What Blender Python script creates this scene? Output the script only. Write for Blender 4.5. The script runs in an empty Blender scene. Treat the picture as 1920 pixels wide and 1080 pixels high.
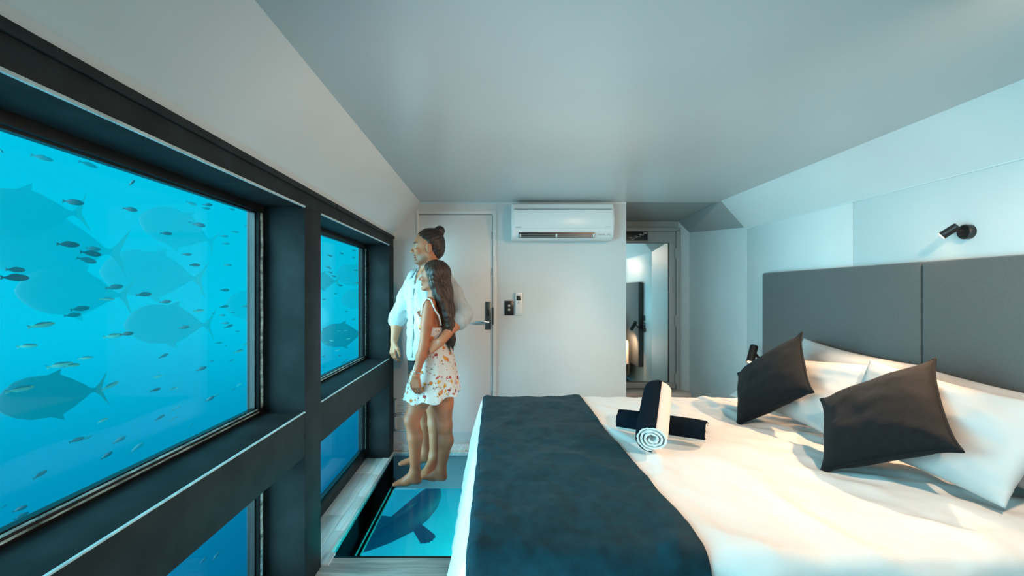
import bpy, bmesh, math, random
import numpy as np
from mathutils import Vector, Matrix, noise

random.seed(7)
SC = bpy.context.scene
COL = SC.collection

# ------------------------------------------------------------------ camera
F, CX, CY, EYE = 853.0, 926.0, 548.0, 1.283      # focal length and vanishing point in 1920x1080 pixels, eye height in metres
cam_d = bpy.data.cameras.new('camera')
cam = bpy.data.objects.new('camera', cam_d)
COL.objects.link(cam)
cam_d.sensor_width = 36.0
cam_d.lens = F / 1920.0 * 36.0
cam_d.shift_x = (960.0 - CX) / 1920.0
cam_d.shift_y = (CY - 540.0) / 1920.0
cam_d.clip_start = 0.02
cam_d.clip_end = 200
cam.location = (0, 0, EYE)
cam.rotation_euler = (math.pi / 2, 0, 0)
SC.camera = cam


def lin(c):
    c = c / 255.0
    return c / 12.92 if c <= 0.04045 else ((c + 0.055) / 1.055) ** 2.4


def rgb(r, g, b):
    return (lin(r), lin(g), lin(b), 1.0)


# ------------------------------------------------------------------ open water all round (world), daylight, exposure
EXPO = 2.0 ** -0.5
W_TOP, W_MID, W_LOW = rgb(0, 196, 230), rgb(0, 194, 231), rgb(0, 110, 158)
world = bpy.data.worlds.new('open_water')
SC.world = world
world.use_nodes = True
wn = world.node_tree
wn.nodes.clear()
wo = wn.nodes.new('ShaderNodeOutputWorld')
wb = wn.nodes.new('ShaderNodeBackground')
wr = wn.nodes.new('ShaderNodeValToRGB')
wt = wn.nodes.new('ShaderNodeTexCoord')
ws = wn.nodes.new('ShaderNodeSeparateXYZ')
wm = wn.nodes.new('ShaderNodeMapRange')
wm.inputs['From Min'].default_value = -0.6
wm.inputs['From Max'].default_value = 0.6
wn.links.new(wt.outputs['Generated'], ws.inputs[0])
wn.links.new(ws.outputs['Z'], wm.inputs['Value'])
wn.links.new(wm.outputs[0], wr.inputs[0])
wr.color_ramp.elements[0].color = W_LOW
wr.color_ramp.elements[1].color = W_TOP
e_ = wr.color_ramp.elements.new(0.5)
e_.color = W_MID
wn.links.new(wr.outputs[0], wb.inputs[0])
wb.inputs[1].default_value = EXPO
wn.links.new(wb.outputs[0], wo.inputs[0])

sun_d = bpy.data.lights.new('daylight_through_water', 'SUN')
sun_d.color = (0.37, 0.86, 1.0)
sun_d.energy = 124.0
sun_d.angle = math.radians(74)
sun = bpy.data.objects.new('daylight_through_water', sun_d)
COL.objects.link(sun)
sun.rotation_euler = Vector((1.0, 0.60, -0.06)).to_track_quat('-Z', 'Y').to_euler()

up_d = bpy.data.lights.new('ceiling_fill_light', 'SPOT')      # unseen fill spot added to brighten the ceiling, below the frame
up_d.energy = 46.0
up_d.color = (1.0, 0.93, 0.90)
up_d.spot_size = math.radians(64)
up_d.spot_blend = 1.0
up_d.shadow_soft_size = 0.25
upl = bpy.data.objects.new('ceiling_fill_light', up_d)
COL.objects.link(upl)
upl.location = (-0.42, 0.42, 0.20)
upl.rotation_euler = Vector((0.72, 1.45, 1.80)).to_track_quat('-Z', 'Y').to_euler()

dn_d = bpy.data.lights.new('downlight_over_bed', 'SPOT')      # recessed ceiling downlight over the near side of the bed
dn_d.energy = 62.0
dn_d.color = (1.0, 0.68, 0.46)
dn_d.spot_size = math.radians(104)
dn_d.spot_blend = 0.7
dn_d.shadow_soft_size = 0.03
dnl = bpy.data.objects.new('downlight_over_bed', dn_d)
COL.objects.link(dnl)
dnl.location = (1.35, 0.75, 1.99)
dnl.rotation_euler = Vector((-0.12, 1.25, -1.0)).to_track_quat('-Z', 'Y').to_euler()

SC.view_settings.view_transform = 'Standard'
SC.view_settings.look = 'None'
SC.view_settings.exposure = 0.5
SC.view_settings.gamma = 1.0
SC.view_settings.use_curve_mapping = False
SC.cycles.max_bounces = 10
SC.cycles.diffuse_bounces = 5
SC.cycles.transparent_max_bounces = 24
SC.cycles.use_denoising = True


# ------------------------------------------------------------------ helpers
def at(px, py, Y):
    return Vector(((px - CX) / F * Y, Y, EYE - (py - CY) / F * Y))


def on_z(px, py, z):
    Y = (EYE - z) * F / (py - CY)
    return at(px, py, Y)


def tag(o, label=None, cat=None, group=None, kind=None):
    if label: o['label'] = label
    if cat: o['category'] = cat
    if group: o['group'] = group
    if kind: o['kind'] = kind
    return o


def empty(name, loc=(0, 0, 0), parent=None):
    o = bpy.data.objects.new(name, None)
    o.empty_display_size = 0.05
    COL.objects.link(o)
    o.location = loc
    if parent: o.parent = parent
    return o


def link_mesh(name, me, mat, parent=None, smooth=False):
    o = bpy.data.objects.new(name, me)
    COL.objects.link(o)
    if mat is not None and len(me.materials) == 0: me.materials.append(mat)
    if smooth:
        me.polygons.foreach_set('use_smooth', [True] * len(me.polygons))
    if parent:
        o.parent = parent
        o.matrix_parent_inverse = Matrix.Translation(-parent.location)
    return o


class MB:
    """collects shapes in one bmesh"""
    def __init__(s): s.bm = bmesh.new()

    def box(s, x0, x1, y0, y1, z0, z1, bev=0.0, seg=2, mat=None):
        r = bmesh.ops.create_cube(s.bm, size=1.0)
        vs = r['verts']
        for v in vs:
            v.co = Vector((x0 if v.co.x < 0 else x1, y0 if v.co.y < 0 else y1, z0 if v.co.z < 0 else z1))
        if bev:
            es = list({e for v in vs for e in v.link_edges})
            r2 = bmesh.ops.bevel(s.bm, geom=es, offset=bev, segments=seg, affect='EDGES', profile=0.5)
            vs = list({v for f in r2['faces'] for v in f.verts} | {v for v in vs if v.is_valid})
        if mat is not None:
            for v in vs: v.co = mat @ v.co
        return s

    def poly_prism(s, pts, vec):
        vec = Vector(vec)
        a = [s.bm.verts.new(Vector(p)) for p in pts]
        b = [s.bm.verts.new(Vector(p) + vec) for p in pts]
        n = len(pts)
        s.bm.faces.new(a); s.bm.faces.new(b[::-1])
        for i in range(n):
            s.bm.faces.new((a[i], b[i], b[(i + 1) % n], a[(i + 1) % n]))
        return s

    def tube(s, pts, radii, n=12, caps=True, up=None):
        pts = [Vector(p) for p in pts]
        if not hasattr(radii, '__len__'): radii = [radii] * len(pts)
        rings = []
        ref = Vector(up) if up else None
        for i, p in enumerate(pts):
            d = (pts[min(i + 1, len(pts) - 1)] - pts[max(i - 1, 0)]).normalized()
            if ref is None: ref = d.orthogonal()
            a = (ref - d * ref.dot(d)).normalized()
            ref = a
            b = d.cross(a)
            rings.append([s.bm.verts.new(p + (a * math.cos(2 * math.pi * k / n) + b * math.sin(2 * math.pi * k / n)) * radii[i]) for k in range(n)])
        for i in range(len(rings) - 1):
            for k in range(n):
                s.bm.faces.new((rings[i][k], rings[i][(k + 1) % n], rings[i + 1][(k + 1) % n], rings[i + 1][k]))
        if caps:
            s.bm.faces.new(rings[0][::-1]); s.bm.faces.new(rings[-1])
        return s

    def sphere(s, c, r, sub=2):
        if not hasattr(r, '__len__'): r = (r, r, r)
        q = bmesh.ops.create_icosphere(s.bm, subdivisions=sub, radius=1.0)
        for v in q['verts']:
            v.co = Vector((c[0] + v.co.x * r[0], c[1] + v.co.y * r[1], c[2] + v.co.z * r[2]))
        return s

    def build(s, name, mat, parent=None, smooth=False, autos=None):
        bmesh.ops.recalc_face_normals(s.bm, faces=s.bm.faces[:])
        me = bpy.data.meshes.new(name)
        s.bm.to_mesh(me); s.bm.free()
        o = link_mesh(name, me, mat, parent, smooth)
        if autos:
            me.polygons.foreach_set('use_smooth', [True] * len(me.polygons))
            me.set_sharp_from_angle(angle=math.radians(autos))
        return o


def box(name, mat, parent, x0, x1, y0, y1, z0, z1, bev=0.0):
    return MB().box(x0, x1, y0, y1, z0, z1, bev).build(name, mat, parent, autos=40 if bev else None)


# ------------------------------------------------------------------ materials
def mat_base(name, color, rough=0.5, metal=0.0, spec=0.5, noise_amt=0.0, noise_scale=20.0, bump=0.0, bump_scale=60.0, stretch=None, coat=0.0, emit=None, emit_s=0.0, sheen=0.0):
    m = bpy.data.materials.new(name)
    m.use_nodes = True
    nt = m.node_tree
    p = nt.nodes['Principled BSDF']
    p.inputs['Base Color'].default_value = color
    p.inputs['Roughness'].default_value = rough
    p.inputs['Metallic'].default_value = metal
    p.inputs['Specular IOR Level'].default_value = spec
    p.inputs['Coat Weight'].default_value = coat
    if sheen: p.inputs['Sheen Weight'].default_value = sheen
    if emit:
        p.inputs['Emission Color'].default_value = emit
        p.inputs['Emission Strength'].default_value = emit_s
    if noise_amt or bump:
        tc = nt.nodes.new('ShaderNodeTexCoord')
        mp = nt.nodes.new('ShaderNodeMapping')
        if stretch: mp.inputs['Scale'].default_value = stretch
        nt.links.new(tc.outputs['Object'], mp.inputs[0])
    if noise_amt:
        nz = nt.nodes.new('ShaderNodeTexNoise')
        nz.inputs['Scale'].default_value = noise_scale
        nz.inputs['Detail'].default_value = 6
        nt.links.new(mp.outputs[0], nz.inputs['Vector'])
        mr = nt.nodes.new('ShaderNodeMapRange')
        mr.inputs['From Min'].default_value = 0.3
        mr.inputs['From Max'].default_value = 0.7
        mr.inputs['To Min'].default_value = 1 - noise_amt
        mr.inputs['To Max'].default_value = 1 + noise_amt
        nt.links.new(nz.outputs[0], mr.inputs[0])
        mx = nt.nodes.new('ShaderNodeMix'); mx.data_type = 'RGBA'; mx.blend_type = 'MULTIPLY'
        mx.inputs[0].default_value = 1.0
        mx.inputs[6].default_value = color
        nt.links.new(mr.outputs[0], mx.inputs[7])
        nt.links.new(mx.outputs[2], p.inputs['Base Color'])
    if bump:
        nb = nt.nodes.new('ShaderNodeTexNoise')
        nb.inputs['Scale'].default_value = bump_scale
        nb.inputs['Detail'].default_value = 4
        nt.links.new(mp.outputs[0], nb.inputs['Vector'])
        bp = nt.nodes.new('ShaderNodeBump')
        bp.inputs['Strength'].default_value = bump
        bp.inputs['Distance'].default_value = 0.01
        nt.links.new(nb.outputs[0], bp.inputs['Height'])
        nt.links.new(bp.outputs[0], p.inputs['Normal'])
    return m


def mat_wood(name, c1, c2, axis, rough=0.35):
    m = mat_base(name, c1, rough)
    nt = m.node_tree
    p = nt.nodes['Principled BSDF']
    tc = nt.nodes.new('ShaderNodeTexCoord')
    oi = nt.nodes.new('ShaderNodeObjectInfo')
    mp = nt.nodes.new('ShaderNodeMapping')
    mp.inputs['Scale'].default_value = (3, 40, 40) if axis == 'X' else (40, 3, 40)
    nt.links.new(tc.outputs['Object'], mp.inputs[0])
    cb = nt.nodes.new('ShaderNodeCombineXYZ')
    for i in range(3): nt.links.new(oi.outputs['Random'], cb.inputs[i])
    sc = nt.nodes.new('ShaderNodeVectorMath'); sc.operation = 'SCALE'; sc.inputs[3].default_value = 40
    nt.links.new(cb.outputs[0], sc.inputs[0])
    nt.links.new(sc.outputs[0], mp.inputs['Location'])
    nz = nt.nodes.new('ShaderNodeTexNoise')
    nz.inputs['Scale'].default_value = 1.0
    nz.inputs['Detail'].default_value = 8
    nz.inputs['Distortion'].default_value = 0.6
    nt.links.new(mp.outputs[0], nz.inputs['Vector'])
    cr = nt.nodes.new('ShaderNodeValToRGB')
    cr.color_ramp.elements[0].position = 0.35; cr.color_ramp.elements[0].color = c2
    cr.color_ramp.elements[1].position = 0.65; cr.color_ramp.elements[1].color = c1
    nt.links.new(nz.outputs[0], cr.inputs[0])
    nt.links.new(cr.outputs[0], p.inputs['Base Color'])
    return m


def mat_glass(name, tint=(1, 1, 1, 1), ior=1.45, rough=0.0, coat=1.0):
    m = bpy.data.materials.new(name)
    m.use_nodes = True
    nt = m.node_tree
    nt.nodes.clear()
    o = nt.nodes.new('ShaderNodeOutputMaterial')
    mx = nt.nodes.new('ShaderNodeMixShader')
    g = nt.nodes.new('ShaderNodeNewGeometry')
    dt = nt.nodes.new('ShaderNodeVectorMath'); dt.operation = 'DOT_PRODUCT'
    nt.links.new(g.outputs['Normal'], dt.inputs[0]); nt.links.new(g.outputs['Incoming'], dt.inputs[1])
    ab = nt.nodes.new('ShaderNodeMath'); ab.operation = 'ABSOLUTE'; nt.links.new(dt.outputs['Value'], ab.inputs[0])
    om = nt.nodes.new('ShaderNodeMath'); om.operation = 'SUBTRACT'; om.inputs[0].default_value = 1.0; nt.links.new(ab.outputs[0], om.inputs[1])
    pw = nt.nodes.new('ShaderNodeMath'); pw.operation = 'POWER'; pw.inputs[1].default_value = 5.0; nt.links.new(om.outputs[0], pw.inputs[0])
    f0 = ((ior - 1) / (ior + 1)) ** 2
    fr = nt.nodes.new('ShaderNodeMath'); fr.operation = 'MULTIPLY_ADD'      # Schlick reflectance of the pane
    fr.inputs[1].default_value = (1 - f0) * coat; fr.inputs[2].default_value = f0 * coat; nt.links.new(pw.outputs[0], fr.inputs[0])      # coat < 1: anti-reflective coating
    tr = nt.nodes.new('ShaderNodeBsdfTransparent'); tr.inputs[0].default_value = tint
    gl = nt.nodes.new('ShaderNodeBsdfGlossy'); gl.inputs['Roughness'].default_value = rough
    nt.links.new(fr.outputs[0], mx.inputs[0])
    nt.links.new(tr.outputs[0], mx.inputs[1])
    nt.links.new(gl.outputs[0], mx.inputs[2])
    nt.links.new(mx.outputs[0], o.inputs[0])
    return m


M = {}
M['wall'] = mat_base('painted_wall', (0.66, 0.68, 0.68, 1), 0.45, noise_amt=0.03, noise_scale=3, bump=0.02, bump_scale=90)
M['slope'] = mat_base('painted_slope', (0.66, 0.67, 0.67, 1), 0.4, noise_amt=0.03, noise_scale=2)
M['ceiling'] = mat_base('satin_ceiling', (0.56, 0.58, 0.58, 1), 0.3, noise_amt=0.04, noise_scale=1.2, spec=0.6)
M['door'] = mat_base('door_paint', (0.7, 0.72, 0.72, 1), 0.4)
M['recess'] = mat_base('recess_shade_paint', (0.32, 0.35, 0.35, 1), 0.4, noise_amt=0.03, noise_scale=3)  # white wall paint darkened to carry the shade of the recess
M['gap'] = mat_base('panel_gap', (0.08, 0.13, 0.14, 1), 0.8)
M['steel'] = mat_base('black_painted_steel', (0.024, 0.029, 0.031, 1), 0.6, spec=0.10, noise_amt=0.25, noise_scale=9, bump=0.05, bump_scale=25)
M['steel_gloss'] = mat_base('black_gloss_paint', (0.010, 0.012, 0.013, 1), 0.45, spec=0.2, noise_amt=0.3, noise_scale=12, bump=0.08, bump_scale=14)
M['edge'] = mat_base('edge_highlight_paint', (0.55, 0.62, 0.62, 1), 0.3, noise_amt=0.2, noise_scale=30)  # pale strips that stand in for bright highlights along the beam edges
M['gasket'] = mat_base('black_rubber', (0.008, 0.009, 0.010, 1), 0.35)
M['sealant'] = mat_base('clear_sealant', (0.42, 0.60, 0.60, 1), 0.15, metal=0.0, noise_amt=0.7, noise_scale=18, bump=0.9, bump_scale=30, stretch=(1, 1, 3))
M['glass'] = mat_glass('window_glass', (0.97, 1, 1, 1), 1.28, coat=0.4)
M['lower_glass'] = mat_glass('lower_glass', (0.95, 1, 1, 1), 1.2, coat=0.08)
M['floor_glass'] = mat_glass('floor_glass', (0.95, 1, 1, 1), 1.3, coat=0.3)
M['mirror'] = mat_base('mirror_silver', (0.86, 0.92, 0.92, 1), 0.03, metal=1.0)
M['wood_floor'] = mat_wood('grey_oak_floor', rgb(224, 212, 204), rgb(172, 158, 150), 'X')
M['wood_ledge'] = mat_wood('pale_oak_ledge', rgb(240, 234, 230), rgb(212, 202, 196), 'Y')
M['ac'] = mat_base('white_plastic', (0.74, 0.76, 0.76, 1), 0.3)
M['ac_grey'] = mat_base('grey_plastic', (0.32, 0.36, 0.36, 1), 0.35)
M['dark'] = mat_base('dark_plastic', (0.012, 0.013, 0.013, 1), 0.3)
M['lamp'] = mat_base('black_lamp_metal', (0.012, 0.010, 0.009, 1), 0.38)
M['chrome'] = mat_base('chrome', (0.75, 0.78, 0.78, 1), 0.15, metal=1.0)
M['handle'] = mat_base('dark_nickel', (0.12, 0.14, 0.14, 1), 0.3, metal=0.8)
M['print'] = mat_base('white_print', (0.55, 0.6, 0.6, 1), 0.5)
M['headboard'] = mat_base('grey_upholstery', (0.085, 0.095, 0.097, 1), 0.75, noise_amt=0.10, noise_scale=160, bump=0.25, bump_scale=300, sheen=0.2)
M['linen'] = mat_base('white_linen', (0.70, 0.69, 0.675, 1), 0.75, noise_amt=0.02, noise_scale=6, bump=0.08, bump_scale=220, sheen=0.15)
M['pillow'] = mat_base('white_pillowcase', (0.48, 0.48, 0.475, 1), 0.65, bump=0.06, bump_scale=200)
M['runner'] = mat_base('dark_teal_throw', rgb(2, 44, 54), 0.75, spec=0.2, noise_amt=0.35, noise_scale=26, bump=0.2, bump_scale=240, sheen=0.03)
M['cushion'] = mat_base('charcoal_woven', rgb(13, 17, 21), 0.85, spec=0.2, noise_amt=0.4, noise_scale=45, bump=0.35, bump_scale=260, stretch=(1, 2.5, 1), sheen=0.04)
M['bedbase'] = mat_base('bed_base_fabric', rgb(70, 74, 76), 0.8)
M['towel_navy'] = mat_base('navy_terry', rgb(10, 22, 32), 0.95, spec=0.1, noise_amt=0.25, noise_scale=90, bump=0.4, bump_scale=260)
M['towel_white'] = mat_base('white_terry', (0.78, 0.77, 0.75, 1), 0.9, bump=0.6, bump_scale=260)
M['bulb'] = mat_base('lamp_lens', (1, 0.8, 0.5, 1), 0.3, emit=(1.0, 0.62, 0.28, 1), emit_s=60)
M['bulb_dim'] = mat_base('lamp_lens_side', (1, 0.8, 0.5, 1), 0.3, emit=(1.0, 0.62, 0.34, 1), emit_s=1.5)

# ------------------------------------------------------------------ the setting
YN, YB = -0.9, 3.68          # room ends along the view
XW = -0.81                   # inner face of the steel window wall
XG = -1.02                   # glass
XR = 2.0                     # headboard wall
ZC = 2.01                    # ceiling
COL_A, COL_B, POST = 1.952, 2.133, 3.52


def S(o): o['kind'] = 'structure'; return o


wl = S(empty('wall_left', (XW, 1.4, 0)))
box('head_beam', M['steel'], wl, -1.042, XW - 0.002, YN, YB, 1.652, 1.735, 0.003)
box('cover_strip', M['steel'], wl, XW, XW + 0.008, YN, YB, 1.712, 1.735, 0.002)
box('lower_beam', M['steel'], wl, -1.042, XW - 0.002, YN, YB, 0.578, 0.768, 0.003)
box('column', M['steel'], wl, -1.042, XW, COL_A, COL_B, -0.06, 1.652, 0.004)
box('end_post', M['steel'], wl, -1.042, XW, POST, YB, -0.06, 1.652, 0.004)
box('near_post', M['steel'], wl, -1.042, XW, YN, YN + 0.08, -0.06, 1.652, 0.004)
box('base_beam', M['steel'], wl, -1.042, XW, YN, YB, -0.30, -0.05, 0.003)
box('edge_highlight', M['edge'], wl, XW - 0.006, XW + 0.0015, YN + 0.08, COL_A, 1.6465, 1.6535)
box('edge_highlight', M['edge'], wl, XW - 0.006, XW + 0.0015, COL_B, POST, 1.6465, 1.6535)
box('edge_highlight', M['edge'], wl, XW - 0.006, XW + 0.0015, YN + 0.08, COL_A, 0.7665, 0.7705)
box('edge_highlight', M['edge'], wl, XW - 0.006, XW + 0.0015, COL_B, POST, 0.7665, 0.7705)
box('outer_panel', M['steel'], wl, -1.12, -1.04, YN, YB, 1.74, 2.3)

# upper lining above the windows
wlu = S(empty('wall_upper_left', (XW, 1.4, 1.735)))
box('lip', M['slope'], wlu, XW - 0.03, XW + 0.001, YN, YB, 1.7355, 1.760)
MB().poly_prism([(XW, YN, 1.760), (-0.595, YN, ZC), (-0.635, YN, ZC + 0.04), (XW - 0.04, YN, 1.80)], (0, YB - YN, 0)).build('sloping_panel', M['slope'], wlu)

WIN = []


def window(n, y0, y1, z0, z1, bt, bb):
    w = S(empty('window_%d' % n, (XG, (y0 + y1) / 2, z0)))
    side = 0.045
    gx0, gx1 = -1.036, -0.985
    box('frame_head', M['steel_gloss'], w, gx0, gx1, y0, y1, z1 - bt, z1, 0.003)
    box('frame_sill', M['steel_gloss'], w, gx0, gx1, y0, y1, z0, z0 + bb, 0.003)
    box('frame_jamb', M['steel_gloss'], w, gx0, gx1, y1 - side, y1, z0 + bb, z1 - bt, 0.003)
    box('frame_jamb', M['steel_gloss'], w, gx0, gx1, y0, y0 + side, z0 + bb, z1 - bt, 0.003)
    box('glass', M['glass'], w, XG - 0.012, XG, y0 + side, y1 - side, z0 + bb, z1 - bt)
    # clear sealant smeared over the frame: far jamb and sill
    b = MB()
    n_ = 60
    for (a0, a1, vert) in ((z0 + bb + 0.004, z1 - bt - 0.004, True), (y0 + side, y1 - side, False)):
        if not vert and bb > 0.05: continue
        prev = None
        for i in range(n_ + 1):
            t = a0 + (a1 - a0) * i / n_
            wob = 0.004 * noise.noise(Vector((t * 9, n * 3.1, 5)))
            th = 0.0025 + 0.0015 * noise.noise(Vector((t * 14, n, 2)))
            if vert:
                ring = [(gx1, y1 - side + 0.010 + wob, t), (gx1 + th, y1 - side + 0.014 + wob, t), (gx1 + th, y1 - 0.016 + wob, t), (gx1, y1 - 0.012 + wob, t)]
            else:
                ring = [(gx1, t, z0 + bb - 0.012 + wob * .5), (gx1 + th, t, z0 + bb - 0.011), (gx1 - 0.006, t, z0 + bb + 0.002 + th), (gx1 - 0.016, t, z0 + bb + 0.001)]
            ring = [b.bm.verts.new(q) for q in ring]
            if prev:
                for k in range(4):
                    b.bm.faces.new((prev[k], prev[(k + 1) % 4], ring[(k + 1) % 4], ring[k]))
            else: b.bm.faces.new(ring)
            prev = ring
        b.bm.faces.new(prev[::-1])
    b.build('sealant', M['sealant'], w, smooth=True)
    # rubber gasket at the inner return
    g = MB()
    for (ya, yb, za, zb) in ((y1 - side - 0.006, y1 - side, z0 + bb, z1 - bt), (y0 + side, y1 - side, z0 + bb, z0 + bb + 0.006), (y0 + side, y1 - side, z1 - bt - 0.006, z1 - bt)):
        g.box(XG, XG + 0.02, ya, yb, za, zb)
    g.build('gasket', M['gasket'], w)
    return w


window(1, YN + 0.08, COL_A, 0.768, 1.652, 0.030, 0.022)
window(2, COL_B, POST, 0.768, 1.652, 0.030, 0.022)
window(3, YN + 0.08, COL_A, 0.0, 0.578, 0.012, 0.075)
window(4, COL_B, POST, 0.0, 0.578, 0.012, 0.075)

# ceiling
ce = S(empty('ceiling', (0.6, 1.4, ZC)))
box('ceiling_panel', M['ceiling'], ce, -0.66, 1.87, YN, YB - 0.005, ZC, ZC + 0.05)
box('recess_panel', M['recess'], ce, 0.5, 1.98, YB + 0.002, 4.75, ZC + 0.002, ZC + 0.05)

# headboard wall and its sloping top
wrt = S(empty('wall_right', (XR, 1.4, 0)))
box('backing', M['gap'], wrt, XR + 0.012, XR + 0.06, YN, 3.6, 0, 1.80)
box('wall_panel', M['wall'], wrt, XR, XR + 0.02, 2.534, 3.6, 0, 1.79, 0.001)
box('wall_panel', M['wall'], wrt, XR, XR + 0.02, YN, 2.53, 0, 1.79, 0.001)
wru = S(empty('wall_upper_right', (1.9, 1.4, 1.79)))
MB().poly_prism([(XR, YN, 1.79), (1.806, YN, ZC), (1.846, YN, ZC + 0.04), (XR + 0.05, YN, 1.83)], (0, 3.62 - YN, 0)).build('sloping_panel', M['wall'], wru)
MB().tube([(XR - 0.003, YN, 1.788), (XR - 0.003, 3.6, 1.788)], 0.004, 6).build('joint_bead', M['door'], wru)
# narrowing panel towards the stair door
a_, b_, c_, d_ = Vector((1.806, 3.62, ZC)), Vector((XR - 0.004, 3.6, 1.796)), Vector((1.955, 4.55, 1.88)), Vector((1.90, 4.69, 2.014))
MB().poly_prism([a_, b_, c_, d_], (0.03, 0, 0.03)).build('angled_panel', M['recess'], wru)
MB().poly_prism([(XR - 0.002, 3.6, 0), (XR - 0.002, 3.6, 1.80), (1.955, 4.55, 1.885), (1.955, 4.55, 0)], (0.03, 0, 0)).build('angled_wall_panel', M['wall'], wrt)

# back wall with the opening for the plain door
wb_ = S(empty('wall_back', (0.13, YB, 0)))
DX0, DX1, DZ = -0.613, 0.009, 1.934
box('corner_strip', M['wall'], wb_, -1.036, DX0 - 0.012, YB, YB + 0.10, -0.31, ZC)
box('header', M['wall'], wb_, DX0 - 0.012, DX1 + 0.012, YB, YB + 0.10, DZ + 0.012, ZC)
box('main_panel', M['wall'], wb_, DX1 + 0.012, 1.07, YB, YB + 0.10, -0.31, ZC, 0.001)
box('cornice', M['door'], wb_, DX1 + 0.012, 1.07, YB - 0.004, YB, ZC - 0.012, ZC)
box('door_backing', M['gap'], wb_, DX0 - 0.012, DX1 + 0.012, YB + 0.072, YB + 0.10, -0.31, DZ + 0.012)
dr = S(empty('door_1', ((DX0 + DX1) / 2, YB, 0)))
box('leaf', M['door'], dr, DX0, DX1 - 0.022, YB + 0.012, YB + 0.055, 0.005, DZ - 0.024, 0.002)
box('casing', M['ac'], dr, DX1 - 0.018, DX1 + 0.012, YB - 0.006, YB + 0.07, 0.0, DZ + 0.012, 0.002)
box('casing', M['ac'], dr, DX0 - 0.014, DX0 + 0.004, YB - 0.006, YB + 0.07, 0.0, DZ + 0.012, 0.002)
box('casing', M['ac'], dr, DX0 + 0.0042, DX1 - 0.0182, YB - 0.006, YB + 0.07, DZ - 0.02, DZ + 0.012, 0.002)
for hz in (1.74, 1.45, 0.45):
    MB().tube([(DX1 - 0.020, YB + 0.008, hz - 0.03), (DX1 - 0.020, YB + 0.008, hz + 0.03)], 0.006, 8).build('hinge', M['handle'], dr)
hp = box('handle_plate', M['handle'], dr, -0.068, -0.022, YB + 0.003, YB + 0.012, 0.982, 1.206, 0.002)
MB().tube([(-0.045, YB + 0.004, 1.045), (-0.045, YB - 0.045, 1.045), (-0.06, YB - 0.05, 1.045), (-0.145, YB - 0.05, 1.048)], [0.009, 0.009, 0.0095, 0.008], 10).build('lever', M['chrome'], hp, autos=40)
box('lock_cylinder', M['dark'], hp, -0.052, -0.036, YB - 0.001, YB + 0.004, 1.09, 1.15, 0.002)
box('strike_plate', M['handle'], dr, DX1 - 0.019, DX1 - 0.012, YB - 0.009, YB - 0.005, 1.02, 1.16)
box('baseboard_back', M['wood_ledge'], None, DX0 - 0.21, 0.6, YB - 0.012, YB - 0.0005, 0.004, 0.058, 0.002)['kind'] = 'structure'

# stair recess with the mirrored door
wrec = S(empty('wall_recess', (1.6, 4.69, 0)))
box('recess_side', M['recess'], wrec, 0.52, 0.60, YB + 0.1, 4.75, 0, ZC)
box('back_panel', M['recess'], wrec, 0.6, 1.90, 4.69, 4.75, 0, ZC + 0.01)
MB().poly_prism([(1.90, 4.69, 0), (1.90, 4.69, 2.01), (1.957, 4.55, 1.90), (1.957, 4.55, 0)], (0.05, 0.05, 0)).build('chamfer_panel', M['wall'], wrec)
d2 = S(empty('door_2', (1.5, 4.68, 0.3)))
Y2 = 4.69
box('door_frame_rail', M['recess'], d2, 1.10, 1.862, Y2 - 0.03, Y2 - 0.001, 1.79, 1.905, 0.002)
box('door_frame_rail', M['recess'], d2, 1.10, 1.862, Y2 - 0.03, Y2 - 0.001, 0.30, 0.358, 0.002)
box('door_frame_stile', M['recess'], d2, 1.797, 1.862, Y2 - 0.03, Y2 - 0.001, 0.358, 1.79, 0.002)
box('door_frame_stile', M['recess'], d2, 1.10, 1.16, Y2 - 0.03, Y2 - 0.001, 0.358, 1.79, 0.002)
box('mirror', M['mirror'], d2, 1.165, 1.792, Y2 - 0.012, Y2 - 0.002, 0.363, 1.785)
box('mirror_bead', M['dark'], d2, 1.79, 1.799, Y2 - 0.018, Y2 - 0.003, 0.36, 1.79)
box('mirror_bead', M['dark'], d2, 1.16, 1.79, Y2 - 0.018, Y2 - 0.003, 0.356, 0.364)
box('mirror_bead', M['dark'], d2, 1.16, 1.79, Y2 - 0.018, Y2 - 0.003, 1.785, 1.792)
box('jamb', M['recess'], d2, 1.866, 1.905, Y2 - 0.045, Y2 - 0.001, 0.24, 1.92, 0.003)
box('head', M['recess'], d2, 1.10, 1.905, Y2 - 0.045, Y2 - 0.001, 1.908, 1.945, 0.003)
for hz in (1.68, 0.99, 0.40):
    h = MB().tube([(1.864, Y2 - 0.04, hz - 0.06), (1.864, Y2 - 0.04, hz + 0.06)], 0.009, 10)
    h.box(1.848, 1.88, Y2 - 0.047, Y2 - 0.036, hz - 0.05, hz + 0.05, 0.002)
    h.build('hinge', M['recess'], d2, autos=40)
box('sill_step', M['wood_floor'], d2, 1.08, 1.95, Y2 - 0.2, Y2 - 0.001, 0.0, 0.29, 0.004)

# near end of the room, behind the camera
box('wall_near', M['wall'], None, -1.12, 2.06, YN - 0.06, YN, -0.05, ZC + 0.05)['kind'] = 'structure'

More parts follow.
